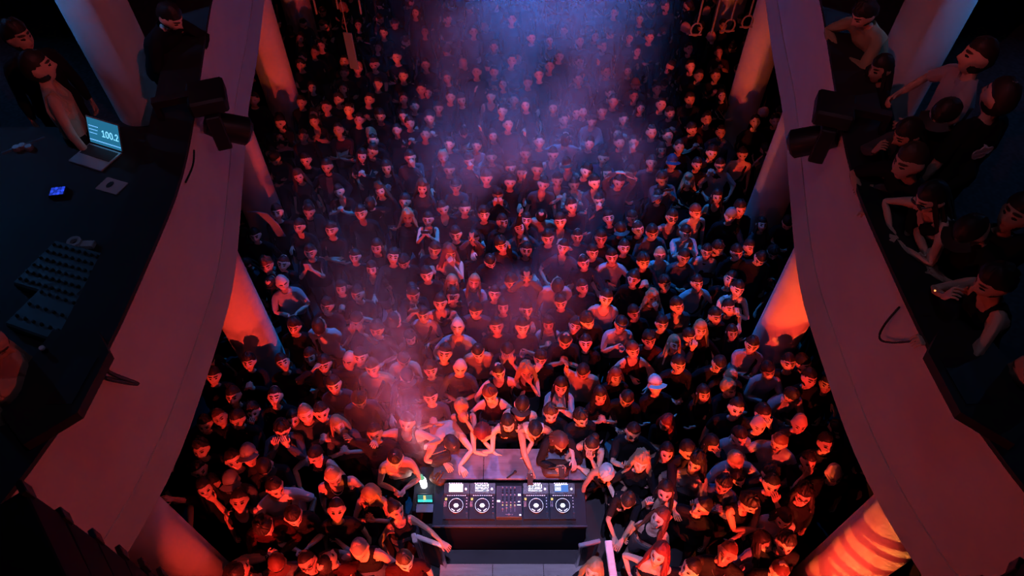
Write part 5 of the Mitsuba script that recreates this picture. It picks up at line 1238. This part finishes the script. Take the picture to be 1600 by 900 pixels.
POSES = {'d0': {}, 'ph': dict(L=PHONE, R=PHONE), 'pL': dict(R=A((.12, -.42, 1.48), (.8, 0, -1), dir=(-.1, -.3, 1), palm=(-.3, 1, 0), curl=40), L=BENT), 'p1': dict(L=LOW, R=LOW, lean=6), 'fa': dict(R=FACE), 'Fa': dict(L=FACE),
         'ha': dict(L=A((.045, -.26, 1.40), (.9, -.1, -1), dir=(-.5, 0, .9), palm=(-.9, .2, 0), curl=45), R=A((.045, -.26, 1.39), (.9, -.1, -1), dir=(-.5, 0, .9), palm=(-.9, .2, 0), curl=45)),
         'Ha': dict(L=A((.07, -.17, 1.54), (.9, -.3, -1), dir=(-.2, .15, 1), palm=(-.3, 1, 0), curl=12), R=A((.07, -.17, 1.54), (.9, -.3, -1), dir=(-.2, .15, 1), palm=(-.3, 1, 0), curl=12)),
         'up': dict(L=UPA, R=UPA), 'u1': dict(R=UPA), 'ub': dict(L=A((.36, -.22, 1.58), (1, .1, -.6), curl=30), R=A((.34, -.22, 1.6), (1, .1, -.6), curl=30)),
         'ua': dict(R=A((.15, -.06, 1.62), (1, -.55, -.25), dir=(-.6, .2, .8), palm=(-1, 0, 0), curl=15), L=A((.34, -.12, 1.12), (1, .5, 0))),
         'cr': dict(L=A((-.13, -.21, 1.2), (1, -.1, -.6)), R=A((-.11, -.25, 1.18), (1, -.1, -.6))),
         'hd': dict(L=A((.06, .0, 1.76), (1, -.25, .35), 'h', dir=(-.9, .2, .2), palm=(-.2, 0, -1)), R=A((.06, 0, 1.76), (1, -.25, .35), 'h', dir=(-.9, .2, .2), palm=(-.2, 0, -1))),
         'tr': dict(L=A((.03, -.2, 1.80), (1, -.35, -.9), dir=(-.25, 0, 1), palm=(-1, 0, 0), curl=5), R=A((.03, -.2, 1.80), (1, -.35, -.9), dir=(-.25, 0, 1), palm=(-1, 0, 0), curl=5)),
         'fw': dict(L=A((.25, -.55, 1.35), (.8, 0, -.6), curl=15)), 'el': dict(L=BENT, R=BENT), 'dk': dict(R=DRINK, L=HANG),
         'fR': dict(L=A((.40, -.42, 1.16), (.7, .3, -.6), dir=(.5, -1, .1), palm=(0, 0, -1), curl=25), R=A((.28, -.2, 1.0), (1, .6, 0)), twist=8),
         'dn': dict(R=A((.27, -.36, .93), (1, .2, 0), dir=(-.1, -.6, -1), palm=(-.8, 0, 0), curl=15), L=BENT, lean=16),
         'rl': dict(lean=22, R=A((.10, -.55, 1.13), (1, 0, .2), 'w', dir=(-.1, -1, .05), palm=(0, 0, -1), curl=12), L=A((-.02, -.62, 1.13), (1, 0, .2), 'w', dir=(-.5, -1, .05), palm=(0, 0, -1), curl=12)),
         'hp': dict(R=A((.23, -.04, 1.02), (1, .6, 0), dir=(-.6, -.8, -.2), palm=(-1, 0, 0), curl=10)),
         'L1': dict(lean=62, R=A((.15, -.60, 1.14), (1, .1, .1), 'w', dir=(-.3, -1, 0), palm=(0, 0, -1), curl=20), L=A((.02, -.72, 1.13), (1, .1, .2), 'w', dir=(.2, -1, 0), palm=(0, 0, -1), curl=20)),
         'L2': dict(lean=26, R=A((-.10, -.43, 1.14), (1, -.3, .05), 'w', dir=(-1, -.2, 0), palm=(0, 0, -1), curl=20), L=A((-.10, -.38, 1.15), (1, -.3, .05), 'w', dir=(-1, -.2, 0), palm=(0, 0, -1), curl=20)),
         'L3': dict(lean=14, L=A((.20, -.42, 1.12), (1, .2, .1), 'w', curl=20), R=A((.2, -.35, 1.12), (1, .2, 0), 'w')),
         'L4': dict(lean=26, R=A((.03, -.72, 1.13), (1, 0, .1), 'w', dir=(.2, -1, -.1), palm=(0, 0, -1), curl=40), L=A((.16, -.38, 1.22), (.8, .1, -1), 'w', dir=(-.3, -.3, 1), palm=(-.6, 1, 0), curl=35)),
         'L5': dict(lean=24, L=A((.05, -.45, 1.24), (1, .2, -.2), 'w', dir=(-.6, -.6, .5), palm=(-.9, 0, -.1), curl=40), R=A((.05, -.45, 1.24), (1, .2, -.2), 'w', dir=(-.6, -.6, .5), palm=(-.9, 0, -.1), curl=40)),
         'L6': dict(lean=18, R=A((.04, -.32, 1.16), (1, 0, -.1), 'w', dir=(-1, -.3, 0), palm=(0, 0, -1), curl=20), L=dict(FACE)),
         'B1': dict(lean=34, L=A((.06, -.36, 1.10), (1, .1, 0), 'w', dir=(-1, -.3, 0), palm=(0, 0, -1), curl=30), R=A((.12, -.34, 1.10), (1, .1, 0), 'w', dir=(-.9, -.3, 0), palm=(0, 0, -1), curl=30)),
         'B2': dict(lean=22, L=A((.12, -.42, 1.12), (1, .2, 0), 'w', dir=(-.2, -1, 0), palm=(0, 0, -1), curl=30), R=A((.08, -.36, 1.34), (.9, 0, -1), 'w', dir=(-.4, -.2, 1), palm=(-.5, .8, 0), curl=45)),
         'B3': dict(L=UPA, R=HANG), 'B4': dict(lean=10, L=BENT, R=BENT)}
POSEWORD = {'ph': 'filming with a raised phone', 'p1': 'looking down at the hands', 'fa': 'hand at the face', 'Fa': 'hand at the face', 'ha': 'hands together', 'Ha': 'hands before the face', 'up': 'both arms up', 'u1': 'one arm raised', 'cr': 'arms crossed', 'tr': 'arms pointed up', 'fw': 'arm stretched out', 'el': 'elbows bent', 'dk': 'holding a cup', 'ub': 'both arms bent'}

TEMPL = {}
def templ(fem, lod):
    if (fem, lod) not in TEMPL: TEMPL[fem, lod] = make_template(fem, lod)
    return TEMPL[fem, lod]

def figure(fem, lod, P, tops, bottom, extras):
    """Meshes of one posed figure, in its own coordinates: {part: (V, F, uv or None)}, the bones."""
    t = templ(fem, lod); b = pose_bones(t, P); out = {}
    wear = [k for k in tops + [bottom] if k]
    V = skin(t, worn_body(t, wear), t.Wt, b); dz = V[:, 2].min(); 
    out['body'] = (V, t.F, t.u)
    for k in wear + (['shoes'] if lod < 2 else []):
        v, f, w = cloth(t, k); v = skin(t, v, w, b)
        if (k == tops[0] if tops else False) and len(tops) > 1: v = v
        if k == 'shoes':
            L_ = w[:, t.ix['footL']] + w[:, t.ix['shinL']] > .5; fl = L_[f].all(1)
            for nm, q in (('shoe', f[fl]), ('shoe_001', f[~fl])):
                u_, inv = np.unique(q, return_inverse=True); out[nm] = (v[u_], inv.reshape(-1, 3), None)
        else: out[GARMENT[k]] = (v, f, None)
    for e in extras:
        if e in ('strap', 'strap2'):
            v, f, w = strap_mesh(t, 1 if e == 'strap' else -1); out['bag_strap' if e == 'strap' else 'harness_strap'] = (skin(t, v, w, b), f, None)
    return t, b, out

def head_fix(t, b, v):
    i = t.ix['head']; R, p = b[i]; return (v - t.J[i]) @ R.T + p
def hand_point(t, b, N, off=(0, 0, 0)):
    i = t.ix['hand' + N]; R, p = b[i]; s = 1 if N == 'L' else -1
    d = np.array([s * AD[0], -.05, AD[2]]); return p + R @ (d * .095 / np.linalg.norm(d)), R @ d

# the emblem on the dark T-shirt's back: three leaves crossed by bars
def leaf(a, L=.11, w=.036):
    q = np.linspace(0, np.pi, 9); c, s_ = math.cos(a), math.sin(a)
    p = [(w * math.sin(k) * (1 if i < 9 else -1), L * (1 - math.cos(k)) / 2) for i, k in enumerate(q)] + [(-w * math.sin(k), L * (1 - math.cos(k)) / 2) for k in q[::-1][1:-1]]
    return [(x * c - y * s_, x * s_ + y * c) for x, y in p]
from shapely.geometry import Polygon, box as sbox
from shapely.ops import unary_union
sh = unary_union([Polygon(leaf(a)).buffer(0) for a in (-.75, 0, .75)])
for q in (.012, .03, .048): sh = sh.difference(sbox(-.1, q, .1, q + .007))
em = trimesh.util.concatenate([trimesh.creation.extrude_polygon(g, .003, engine='earcut') for g in getattr(sh, 'geoms', [sh]) if g.area > 1e-6])
HELD = []
COLS = ((3.86, 2.44), (3.96, 5.86), (4.5, 8.7), (4.72, 11.7), (edge_x(15) + .9, 15), (edge_x(18.5) + .9, 18.5))
def person(key, Vw, spec, lod, z0=0., label=None, group=None):
    """One figure whose head stands where spec's pixel shows it; returns nothing, fills scene and labels."""
    P = dict(POSES[spec['pose']]); drop = spec.get('drop', 0.); ka = math.degrees(math.acos(1 - drop / .84)); P.update(stepL=-ka, stepR=-ka, kneeL=-2 * ka, kneeR=-2 * ka)
    P['yaw'] = spec['hy']; P['pitch'] = spec['pitch']; P['roll'] = spec['roll']; P['stance'] = spec['stance']
    if spec.get('mirror') and spec['pose'] not in ('L1', 'L2', 'L3', 'L4', 'L5', 'L6', 'rl', 'dn', 'hp', 'fR'): P['L'], P['R'] = P.get('R'), P.get('L')
    tops = [spec['top']] if spec['top'] else []
    if spec['top'] == 'jacket': tops = ['tee', 'jacket']
    ex = [e for e in spec['extra'] if e.startswith('strap')]
    t, b, parts = figure(spec['fem'], lod, P, tops, spec['bottom'], ex)
    sc, yaw = spec['scale'], math.radians(spec['yaw'])
    hc = head_fix(t, b, HEADC[None])[0] * sc
    Rz = rot([0, 0, 1], yaw); w = at(spec['x'], spec['y'], z0 - drop * sc + hc[2]); pos = w - Rz @ hc; pos[2] = z0 - drop * sc
    if z0 > 1:
        lim = edge_x(pos[1]) + .16 + .2
        if abs(pos[0]) < lim and drop < .5: spec['drop'] = drop + .08; return person(key, Vw, spec, lod, z0, label, group)
        pos[0] = math.copysign(max(abs(pos[0]), lim), pos[0])
        c_ = np.array([math.copysign(4.0, pos[0]), 6.13]); q = pos[:2] - c_
        if np.linalg.norm(q) < .6: pos[:2] = c_ + q / np.linalg.norm(q) * .6
    else:
        for cx, cy in COLS:
            c_ = np.array([math.copysign(cx, pos[0]), cy]); q = pos[:2] - c_
            if np.linalg.norm(q) < .8: pos[:2] = c_ + q / np.linalg.norm(q) * .8
    tw = T().translate(pos.tolist()).rotate([0, 0, 1], spec['yaw']).scale(sc)
    W = np.array(tw.matrix, float)
    col = spec['tc']; hk = spec['hair']
    for name, (v, f, u) in parts.items():
        m = 'skin_%d' % spec['skin'] if name == 'body' else 'cloth_' + (col if name in [GARMENT[k] for k in tops] else spec['bc'])
        if name == 't_shirt' and spec['top'] == 'jacket': m = 'cloth_K' if col != 'k' else 'cloth_g'
        if name in ('shoe', 'shoe_001', 'bag_strap', 'harness_strap'): m = 'cloth_k'
        scene[key + '__' + name] = ply((v, f), m, smooth=True if u is not None else 50, to_world=tw, **({'uv': u} if u is not None else {}))
    if hk:
        v, f = hair_mesh(hk, lod, spec['seed'] % 3); nm = {'cap': 'cap', 'beanie': 'beanie', 'hood': 'hood'}.get(hk, 'hair')
        scene[key + '__' + nm] = ply((head_fix(t, b, v), f), 'hair_' + spec['hc'], smooth=50, to_world=tw)
        if nm == 'cap' and spec['hc'] in 'rgW':
            pass
    for e, nm in (('glasses', 'glasses'), ('sunglasses', 'sunglasses'), ('headband', 'headband')):
        if e in spec['extra']:
            v, f = extra_mesh(e); scene[key + '__' + nm] = ply((head_fix(t, b, v), f), 'black_plastic', smooth=50, to_world=tw)
    if 'emblem' in spec['extra']:
        i = t.ix['chest']; R, p = b[i]; e = np.array(em.vertices); tv = cloth(t, 'tee')[0]; q = cKDTree(tv[:, [0, 2]][tv[:, 1] > 0]); yy = tv[tv[:, 1] > 0][q.query(np.stack([-e[:, 0], e[:, 1] + 1.2], 1))[1], 1]
        scene[key + '__shirt_emblem'] = ply(((np.stack([-e[:, 0], yy + .004 + e[:, 2] * 2, e[:, 1] + 1.2], 1) - t.J[i]) @ R.T + p, em.faces), 'cloth_w', to_world=tw)
    if 'necklace' in spec['extra']:
        i = t.ix['chest']; R, p = b[i]; a = np.linspace(0, 2 * np.pi, 21)
        v, f = tube(np.stack([.075 * np.sin(a), -.02 - .085 * np.cos(a) - .02 * np.cos(a), 1.42 - .07 * np.cos(a)], 1), .004, 5, False); scene[key + '__necklace'] = ply(((v - t.J[i]) @ R.T + p, f), 'steel', smooth=True, to_world=tw)
    if spec['pose'] in ('ph', 'pL', 'p1', 'L5', 'L4', 'dk') and spec.get('held') or 'cigarette' in spec['extra']:
        hp = [hand_point(t, b, N) for N in 'LR']
        HELD.append((key, spec, [W[:3, :3] @ h[0] + W[:3, 3] for h in hp], W[:3, :3] @ np.array([0, -1., 0]) / sc, label))
    labels[key] = {'label': label, 'category': 'person'}
    if group: labels[key]['group'] = group

def parse(line, i):
    rng = np.random.default_rng(1000 + i)
    txt, _, lab = line.partition('|'); lab, _, short = lab.partition('@'); tk = txt.split()
    s = dict(x=float(tk[0]), y=float(tk[1]), yaw=rng.normal(0, 8), hy=rng.normal(0, 10), pitch=rng.uniform(14, 32), roll=rng.normal(0, 5), hair='short', hc='d', top='tee', tc='k', pose=None, extra=[], fem=0, scale=rng.uniform(.95, 1.06), stance=rng.uniform(2, 7), seed=i, skin=int(rng.integers(0, 4)), mirror=rng.random() < .5, bottom='trousers', bc='kKkgd'[int(rng.integers(0, 5))], n=i)
    for k in tk[2:]:
        c = k[0]
        if c == 'y': v = float(k[1:]); s['yaw'], s['hy'] = (v, 0) if abs(v) > 60 else (v * .6 + s['yaw'] * .4, v * .55)
        elif c == 'p': s['pitch'] = float(k[1:]) + 12
        elif c == 'h': s['hair'], s['hc'] = HK[k[1]], ('W' if k[1] == 'P' else k[2])
        elif c == 't': s['top'], s['tc'] = TK[k[1]], k[2] if k[1] != 'n' else 'k'; s['tcode'] = k[1]
        elif c == ':': s['pose'] = k[1:]; s['held'] = True
        elif c == '+': s['extra'].append({'g': 'glasses', 's': 'sunglasses', 'b': 'headband', 'n': 'necklace', 'x': 'strap', 'c': 'cigarette', 'h': 'harness', 'e': 'emblem'}[k[1]])
        elif k == 'f': s['fem'] = 1; s['scale'] *= .955
    s['scale'] *= 1 + .07 * float(np.clip((s['y'] - 600) / 250, 0, 1))
    if s.get('tcode') == 'B': s['extra'] += ['strap', 'strap2']; s['bottom'] = 'shorts'
    if 'harness' in s['extra']: s['top'] = 'bra'; s['tc'] = 'k'
    if s['pose'] is None: s['pose'] = str(rng.choice(['d0', 'd0', 'd0', 'el', 'cr', 'ha', 'p1', 'fw', 'd0']))
    if s['fem'] and rng.random() < .25 and s['bottom'] == 'trousers': s['bottom'] = 'skirt' if rng.random() < .6 else 'shorts'
    return s, lab.strip(), short.strip()

ROWS = [parse(l, i) for i, l in enumerate(CROWD.strip().split('\n'))]
ROWS.sort(key=lambda r: -r[0]['y'])
KEEP = 292
ALONE, REST = ROWS[:KEEP] + [r for r in ROWS[KEEP:] if r[1]], [r for r in ROWS[KEEP:] if not r[1]]
ANCH = [(s['x'], s['y'], sh) for s, lab, sh in ALONE if sh] + [(385, 470, 'second left column wedge'), (1225, 470, 'second right column wedge'), (402, 240, 'third left column wedge'), (1210, 250, 'third right column wedge'), (1330, 700, 'red column wedge at the lower right'), (661, 750, 'glowing white bottle'), (440, 90, 'farthest visible left column'), (1175, 110, 'farthest visible right column')]
USED = {}
def auto_label(s):
    g = GARMENT.get(s['top'], '').replace('_', '-' if s['top'] in ('tee', 'vneck') else ' ').replace('t-shirt', 'T-shirt').replace('v-neck-top', 'V-neck')
    wear = ('in %s %s' % (CLOTHNAME.get(s['tc'], 'dark'), g)) if s['top'] else 'with bare torso'
    if s['hair'] in ('cap', 'beanie'): wear = 'with a %s, ' % s['hair'] + wear
    act = POSEWORD.get(s['pose'], '')
    cand = sorted(((a[0] - s['x']) ** 2 + (a[1] - s['y']) ** 2, a) for a in ANCH)
    for far in ('', 'well '):
        for d, (ax, ay, nm) in cand[:5]:
            dx, dy = s['x'] - ax, s['y'] - ay
            if abs(dx) > 1.8 * abs(dy): rel = 'left of' if dx < 0 else 'right of'
            elif abs(dy) > 1.8 * abs(dx): rel = 'directly behind' if dy < 0 else 'just in front of'
            else: rel = ('behind' if dy < 0 else 'in front') + (' left of' if dx < 0 else ' right of')
            k = (rel, nm)
            if k in USED: continue
            USED[k] = 1
            for extra in (', ' + act if act else '', ''):
                lab = 'person %s%s, %s%s the %s' % (wear, extra, far, rel, nm)
                if len(lab.split()) <= 16: return lab
            return 'person %s the %s' % (rel, nm)
    return 'person %s at the far side of the crowd' % wear
for s, lab, sh in ALONE:
    s['short'] = sh
    lod = 0 if s['y'] > 635 else 1 if s['y'] > 330 else 2
    person(numbered('person'), None, s, lod, 0., lab or auto_label(s))

# ---------------------------------------------------------------- people on the balconies
BALC = '''
1418 208 y-75 p-20 hld tjg f :B2 |person with long dark head in a grey jacket leaning on the right parapet
1421 252 y-70 p10 hsb ttk m :B1 |red-faced person in black leaning on the right parapet, looking across the hall
1476 180 y-50 p-30 hpd tlk m :B4 |person in a dark cap looking down beside the right thick column
1455 309 y-75 p-5 hld taw f :B1 +s |person in sunglasses and a white sleeveless top leaning on the right parapet
1517 362 y-70 p-20 hpd ttk m :B1 |person in a dark cap and black T-shirt bending over the right parapet
1560 152 y-160 p-10 hsd ttk m :d0 +e |person in a black T-shirt with a white three-leaf emblem, right balcony
1527 88 y-100 p-10 hsd tTe m :el |person in a pale blue lit sweater behind the right thick column
1588 335 y-60 p0 hmd tlk m :B3 |person raising one arm with a bracelet at the right edge of the balcony
1553 440 y-85 p-10 hmd tak f :B2 +c |person in a black tank top smoking at the right parapet
1350 22 y-70 p-10 hmd tlo m :B1 |person in an olive sleeve leaning on the right parapet at the top
1376 108 y-70 p-10 hld tlk f :B4 |dim person on the right balcony left of the thick column
1345 122 y-60 p-20 hmd tlk m :B4 |dim person nearest the right parapet left of the thick column
1612 585 y-150 p-30 hbd tno m :d0 |bare shoulder of a person cut off by the right edge
60 105 y120 p-10 hsd tab m :d0 |person in a pale tank top with bare back on the left balcony
30 58 y60 p-10 hmd tlk m :d0 |dim blue-lit person at the top left corner
266 26 y70 p-15 hsd tlk m :B1 |person in black resting an arm on the left parapet at the top
-22 540 y100 p-45 hbd tno m :d0 |bare shoulder and head of a person cut off by the left edge
'''
for i, l in enumerate(BALC.strip().split('\n')):
    s, lab, sh = parse(l, 700 + i); s['mirror'] = False
    person(numbered('person'), None, s, 1, FLOOR2, lab)
# ---------------------------------------------------------------- things held in hands
pn = 0
for key, s, hp, fwd, lab in HELD:
    mid = (hp[0] + hp[1]) / 2; N = 'R' if not s['mirror'] or s['pose'] in ('pL',) and not s['mirror'] else 'L'
    one = hp[1] if N == 'R' else hp[0]
    def named(x):
        for who in (s.get('short'), lab, 'person ' + lab.split(', ')[-1]):
            if who and len((x + ' held by the ' + who).split()) <= 16: return x + ' held by the ' + who
        return x + ' held by the ' + ' '.join(lab.split()[:12])
    yaw = s['yaw']
    if s['pose'] in ('ph', 'pL', 'p1', 'L5', 'L4'):
        if s['pose'] == 'p1' and s['n'] % 3 == 0 and not s['n'] in (7, 10): continue
        c = mid if s['pose'] in ('ph', 'p1', 'L5') else one
        if s['pose'] == 'L4': c = hp[1]
        tilt = -10 if s['pose'] in ('ph', 'pL') else 60
        k = numbered('phone'); tw = T().translate((c + fwd * .03 + np.array([0, 0, .05 if tilt < 0 else .02])).tolist()).rotate([0, 0, 1], yaw).rotate([1, 0, 0], -tilt if tilt > 0 else 8)
        side = s['pose'] == 'ph' and s['n'] % 2
        if side: tw = tw @ T().rotate([0, 1, 0], 90)
        add(k + '__case', box(-.037, .037, -.004, .004, -.075, .075, .003), 'black_plastic' if s['n'] % 4 else 'cloth_E', to_world=tw)
        lit = {10: (.05, .35, 1.)}.get(s['n'], (.5, .45, .5))
        add(k + '__screen', box(-.033, .033, .0042, .0052, -.068, .068), 'black_plastic', to_world=tw, **({'emitter': glow(lit, 1.6 if s['n'] == 10 else .12)} if s['n'] == 10 or s['n'] % 2 else {}))
        add(k + '__camera', lathe([(0, 0), (.008, 0), (.008, .003), (0, .003)], 12), 'steel', 30, to_world=tw @ T().translate([.02, -.004, .055]).rotate([1, 0, 0], 90))
        tag(k, named('phone'), 'phone', 'phones held in the crowd')
    elif s['pose'] == 'dk':
        k = numbered('cup'); add(k, lathe([(0, 0), (.03, 0), (.04, .11), (.037, .11), (.028, .004), (0, .004)], 20), 'cloth_e', 30, to_world=T().translate((one + fwd * .02 + [0, 0, -.03]).tolist()).rotate([1, 0, 0], 12)); tag(k, named('cup'), 'cup', 'cups held in the crowd')
    if 'cigarette' in s['extra']:
        k = numbered('cigarette'); c = one + fwd * .06
        add(k + '__paper', tube(np.array([c, c + fwd * .06 + [0, 0, .03]]), .006, 7), 'white_paint', True); e = c + fwd * .06 + [0, 0, .03]
        add(k + '__ember', tube(np.array([e, e + fwd * .006]), .0062, 7), 'gold', True, emitter=glow((1., .3, .08), 1.5)); tag(k, named('lit cigarette'), 'cigarette')

# ---------------------------------------------------------------- the rest of the crowd, far off or between the others: one mass
rng = np.random.default_rng(5)
spots = [(scene[k]['to_world'].matrix) for k in scene if k.startswith('person') and k.endswith('__body')]
taken = [np.array(m, float)[:2, 3] for m in spots if abs(np.array(m, float)[2, 3]) < .1]
MASS = {}
def mass(name, v, f, u=None):
    MASS.setdefault(name, []).append((v, f, u))
def in_crowd(s, pos_fixed=None):
    fem = s['fem']; P = dict(POSES[s['pose']]); P.update(yaw=s['hy'], pitch=s['pitch'], roll=s['roll'], stance=s['stance'])
    t, b, parts = figure(fem, 3, P, [s['top']] if s['top'] else [], s['bottom'], [])
    sc = s['scale']; Rz = rot([0, 0, 1], math.radians(s['yaw'])); hc = head_fix(t, b, HEADC[None])[0] * sc
    if pos_fixed is None: pos = at(s['x'], s['y'], hc[2]) - Rz @ hc; pos[2] = 0
    else: pos = pos_fixed
    for cx, cy in COLS:
        c_ = np.array([math.copysign(cx, pos[0]), cy]); q = pos[:2] - c_
        if np.linalg.norm(q) < .7: pos[:2] = c_ + q / np.linalg.norm(q) * .7
    W = lambda v: (v * sc) @ Rz.T + pos
    for name, (v, f, u) in parts.items(): mass({'body': 'skin_%d' % s['skin']}.get(name, 'cloth_' + (s['tc'] if name != 'trousers' else 'k')), W(v), f, u)
    if s['hair']: v, f = hair_mesh(s['hair'], 3, s['seed'] % 3); mass('hair_' + s['hc'], W(head_fix(t, b, v)), f)
    taken.append(pos[:2].copy())
for s, lab, sh_ in REST: in_crowd(s)
for i, (x, y) in enumerate(FAR):
    s, _, _ = parse('%d %d %s tlk %s' % (x, y, ('hsd', 'hld', 'hmd')[i % 3], 'mf'[i % 3 == 1]), 2000 + i); in_crowd(s)
def free(p, d):
    x, y = p
    if -1.45 < x < 1.3 and y < 4.45: return False
    if y < 3.0 and abs(x) < 2.0: return False
    if any(math.hypot(abs(x) - cx, y - cy) < .6 for cx, cy in COLS): return False
    return all((x - q[0]) ** 2 + (y - q[1]) ** 2 > d * d for q in taken)
n = 0
for _ in range(6000):
    y = rng.uniform(1.4, 17.2); lim = edge_x(y * .88) * (9.7 - 1.5) / 4.95 + .25; x = rng.uniform(-lim, lim)
    if not free((x, y), .47): continue
    s, _, _ = parse('0 0 %s %s %s' % (rng.choice(['hsd', 'hsd', 'hmd', 'hld', 'hpd', 'hbd', 'hud']), rng.choice(['tlk', 'ttk', 'tlk', 'thk', 'ttg']), rng.choice(['m', 'f'])), 4000 + n)
    s['pitch'] = rng.uniform(-38, -14); s['yaw'] = rng.normal(0, 60); s['pose'] = rng.choice(['d0', 'd0', 'cr']); s['scale'] = rng.uniform(.86, .97); s['bottom'] = 'trousers'; s['top'] = 'sleeve' if rng.random() < .7 else 'tee'
    in_crowd(s, np.array([x, y, 0.])); n += 1
    if n > 300: break
for name, ps in MASS.items():
    V, F = join([(v, f) for v, f, _ in ps]); u = np.vstack([q[2] for q in ps]) if ps[0][2] is not None else None
    part = {'s': 'body', 'c': 'clothing', 'h': 'hair'}[name[0]]
    scene[numbered('crowd__' + part)] = ply((V, F), name, smooth=True, **({'uv': u} if u is not None else {}))
labels['crowd'] = {'label': 'dense mass of dark clothed people filling the gaps and the far end of the hall', 'category': 'crowd', 'kind': 'stuff'}

# ---------------------------------------------------------------- smoke
LO, HI, RES = np.array([-2.4, 3.2, 1.3]), np.array([2.4, 15.2, 6.2]), (64, 120, 48)
gx, gy, gz = [np.linspace(LO[i], HI[i], RES[i]) for i in range(3)]
Z, Y, X = np.meshgrid(gz, gy, gx, indexing='ij'); Pt = np.stack([X, Y, Z], -1)
f1 = meshkit.fbm(Pt * [.8, .7, .9] + 3, 4, 2); f2 = meshkit.fbm(Pt * [2.2, 2., 2.4] + 9, 3, 7)
wisp = np.clip((f1 - .43) * 4., 0, 1) * (.35 + 1.1 * f2)
cx = .25 + .12 * (Y - 7) * .5; hw_ = np.interp(Y, [4.5, 6.5, 9, 14], [.5, .9, 1.3, 1.9])
A_ = np.exp(-((X - cx) / hw_) ** 2) * np.clip((Y - 4.6) / 2.5, 0, 1) * np.exp(-np.clip(Z - 3., 0, 9) / 1.8) * wisp
pc = np.array([-1.2, 3.9]); r2 = (X - pc[0] + .22 * (Z - 1.3)) ** 2 + (Y - pc[1] - .25 * (Z - 1.3)) ** 2
zz = np.clip(Z - 1.2, 0, 9)
B_ = (1.5 * np.exp(-r2 / (.09 + .2 * zz) ** 2) + .4 * np.exp(-r2 / (.3 + .35 * zz) ** 2)) * np.exp(-zz / 1.3) * (.3 + 1.4 * f2)
dens = .62 * A_ + .5 * B_
edge = np.clip(np.minimum.reduce([X - LO[0], HI[0] - X, Y - LO[1], HI[1] - Y, HI[2] - Z, Z - LO[2] + .3]) / .35, 0, 1)
dens = (dens * edge).astype(np.float32)[..., None]
scene['smoke'] = {'type': 'cube', 'to_world': T().translate(((LO + HI) / 2).tolist()).scale(((HI - LO) / 2).tolist()), 'bsdf': {'type': 'null'},
                  'interior': {'type': 'heterogeneous', 'albedo': {'type': 'rgb', 'value': [.82, .86, .92]}, 'scale': 1.0, 'sigma_t': {'type': 'gridvolume', 'grid': mi.VolumeGrid(dens), 'to_world': T().translate(LO.tolist()).scale((HI - LO).tolist())}}}  # white smoke, albedo biased slightly to blue to strengthen the blue light
labels['smoke'] = {'label': 'drifting smoke lit blue above the far crowd and purple by the bottle', 'category': 'smoke', 'kind': 'stuff'}
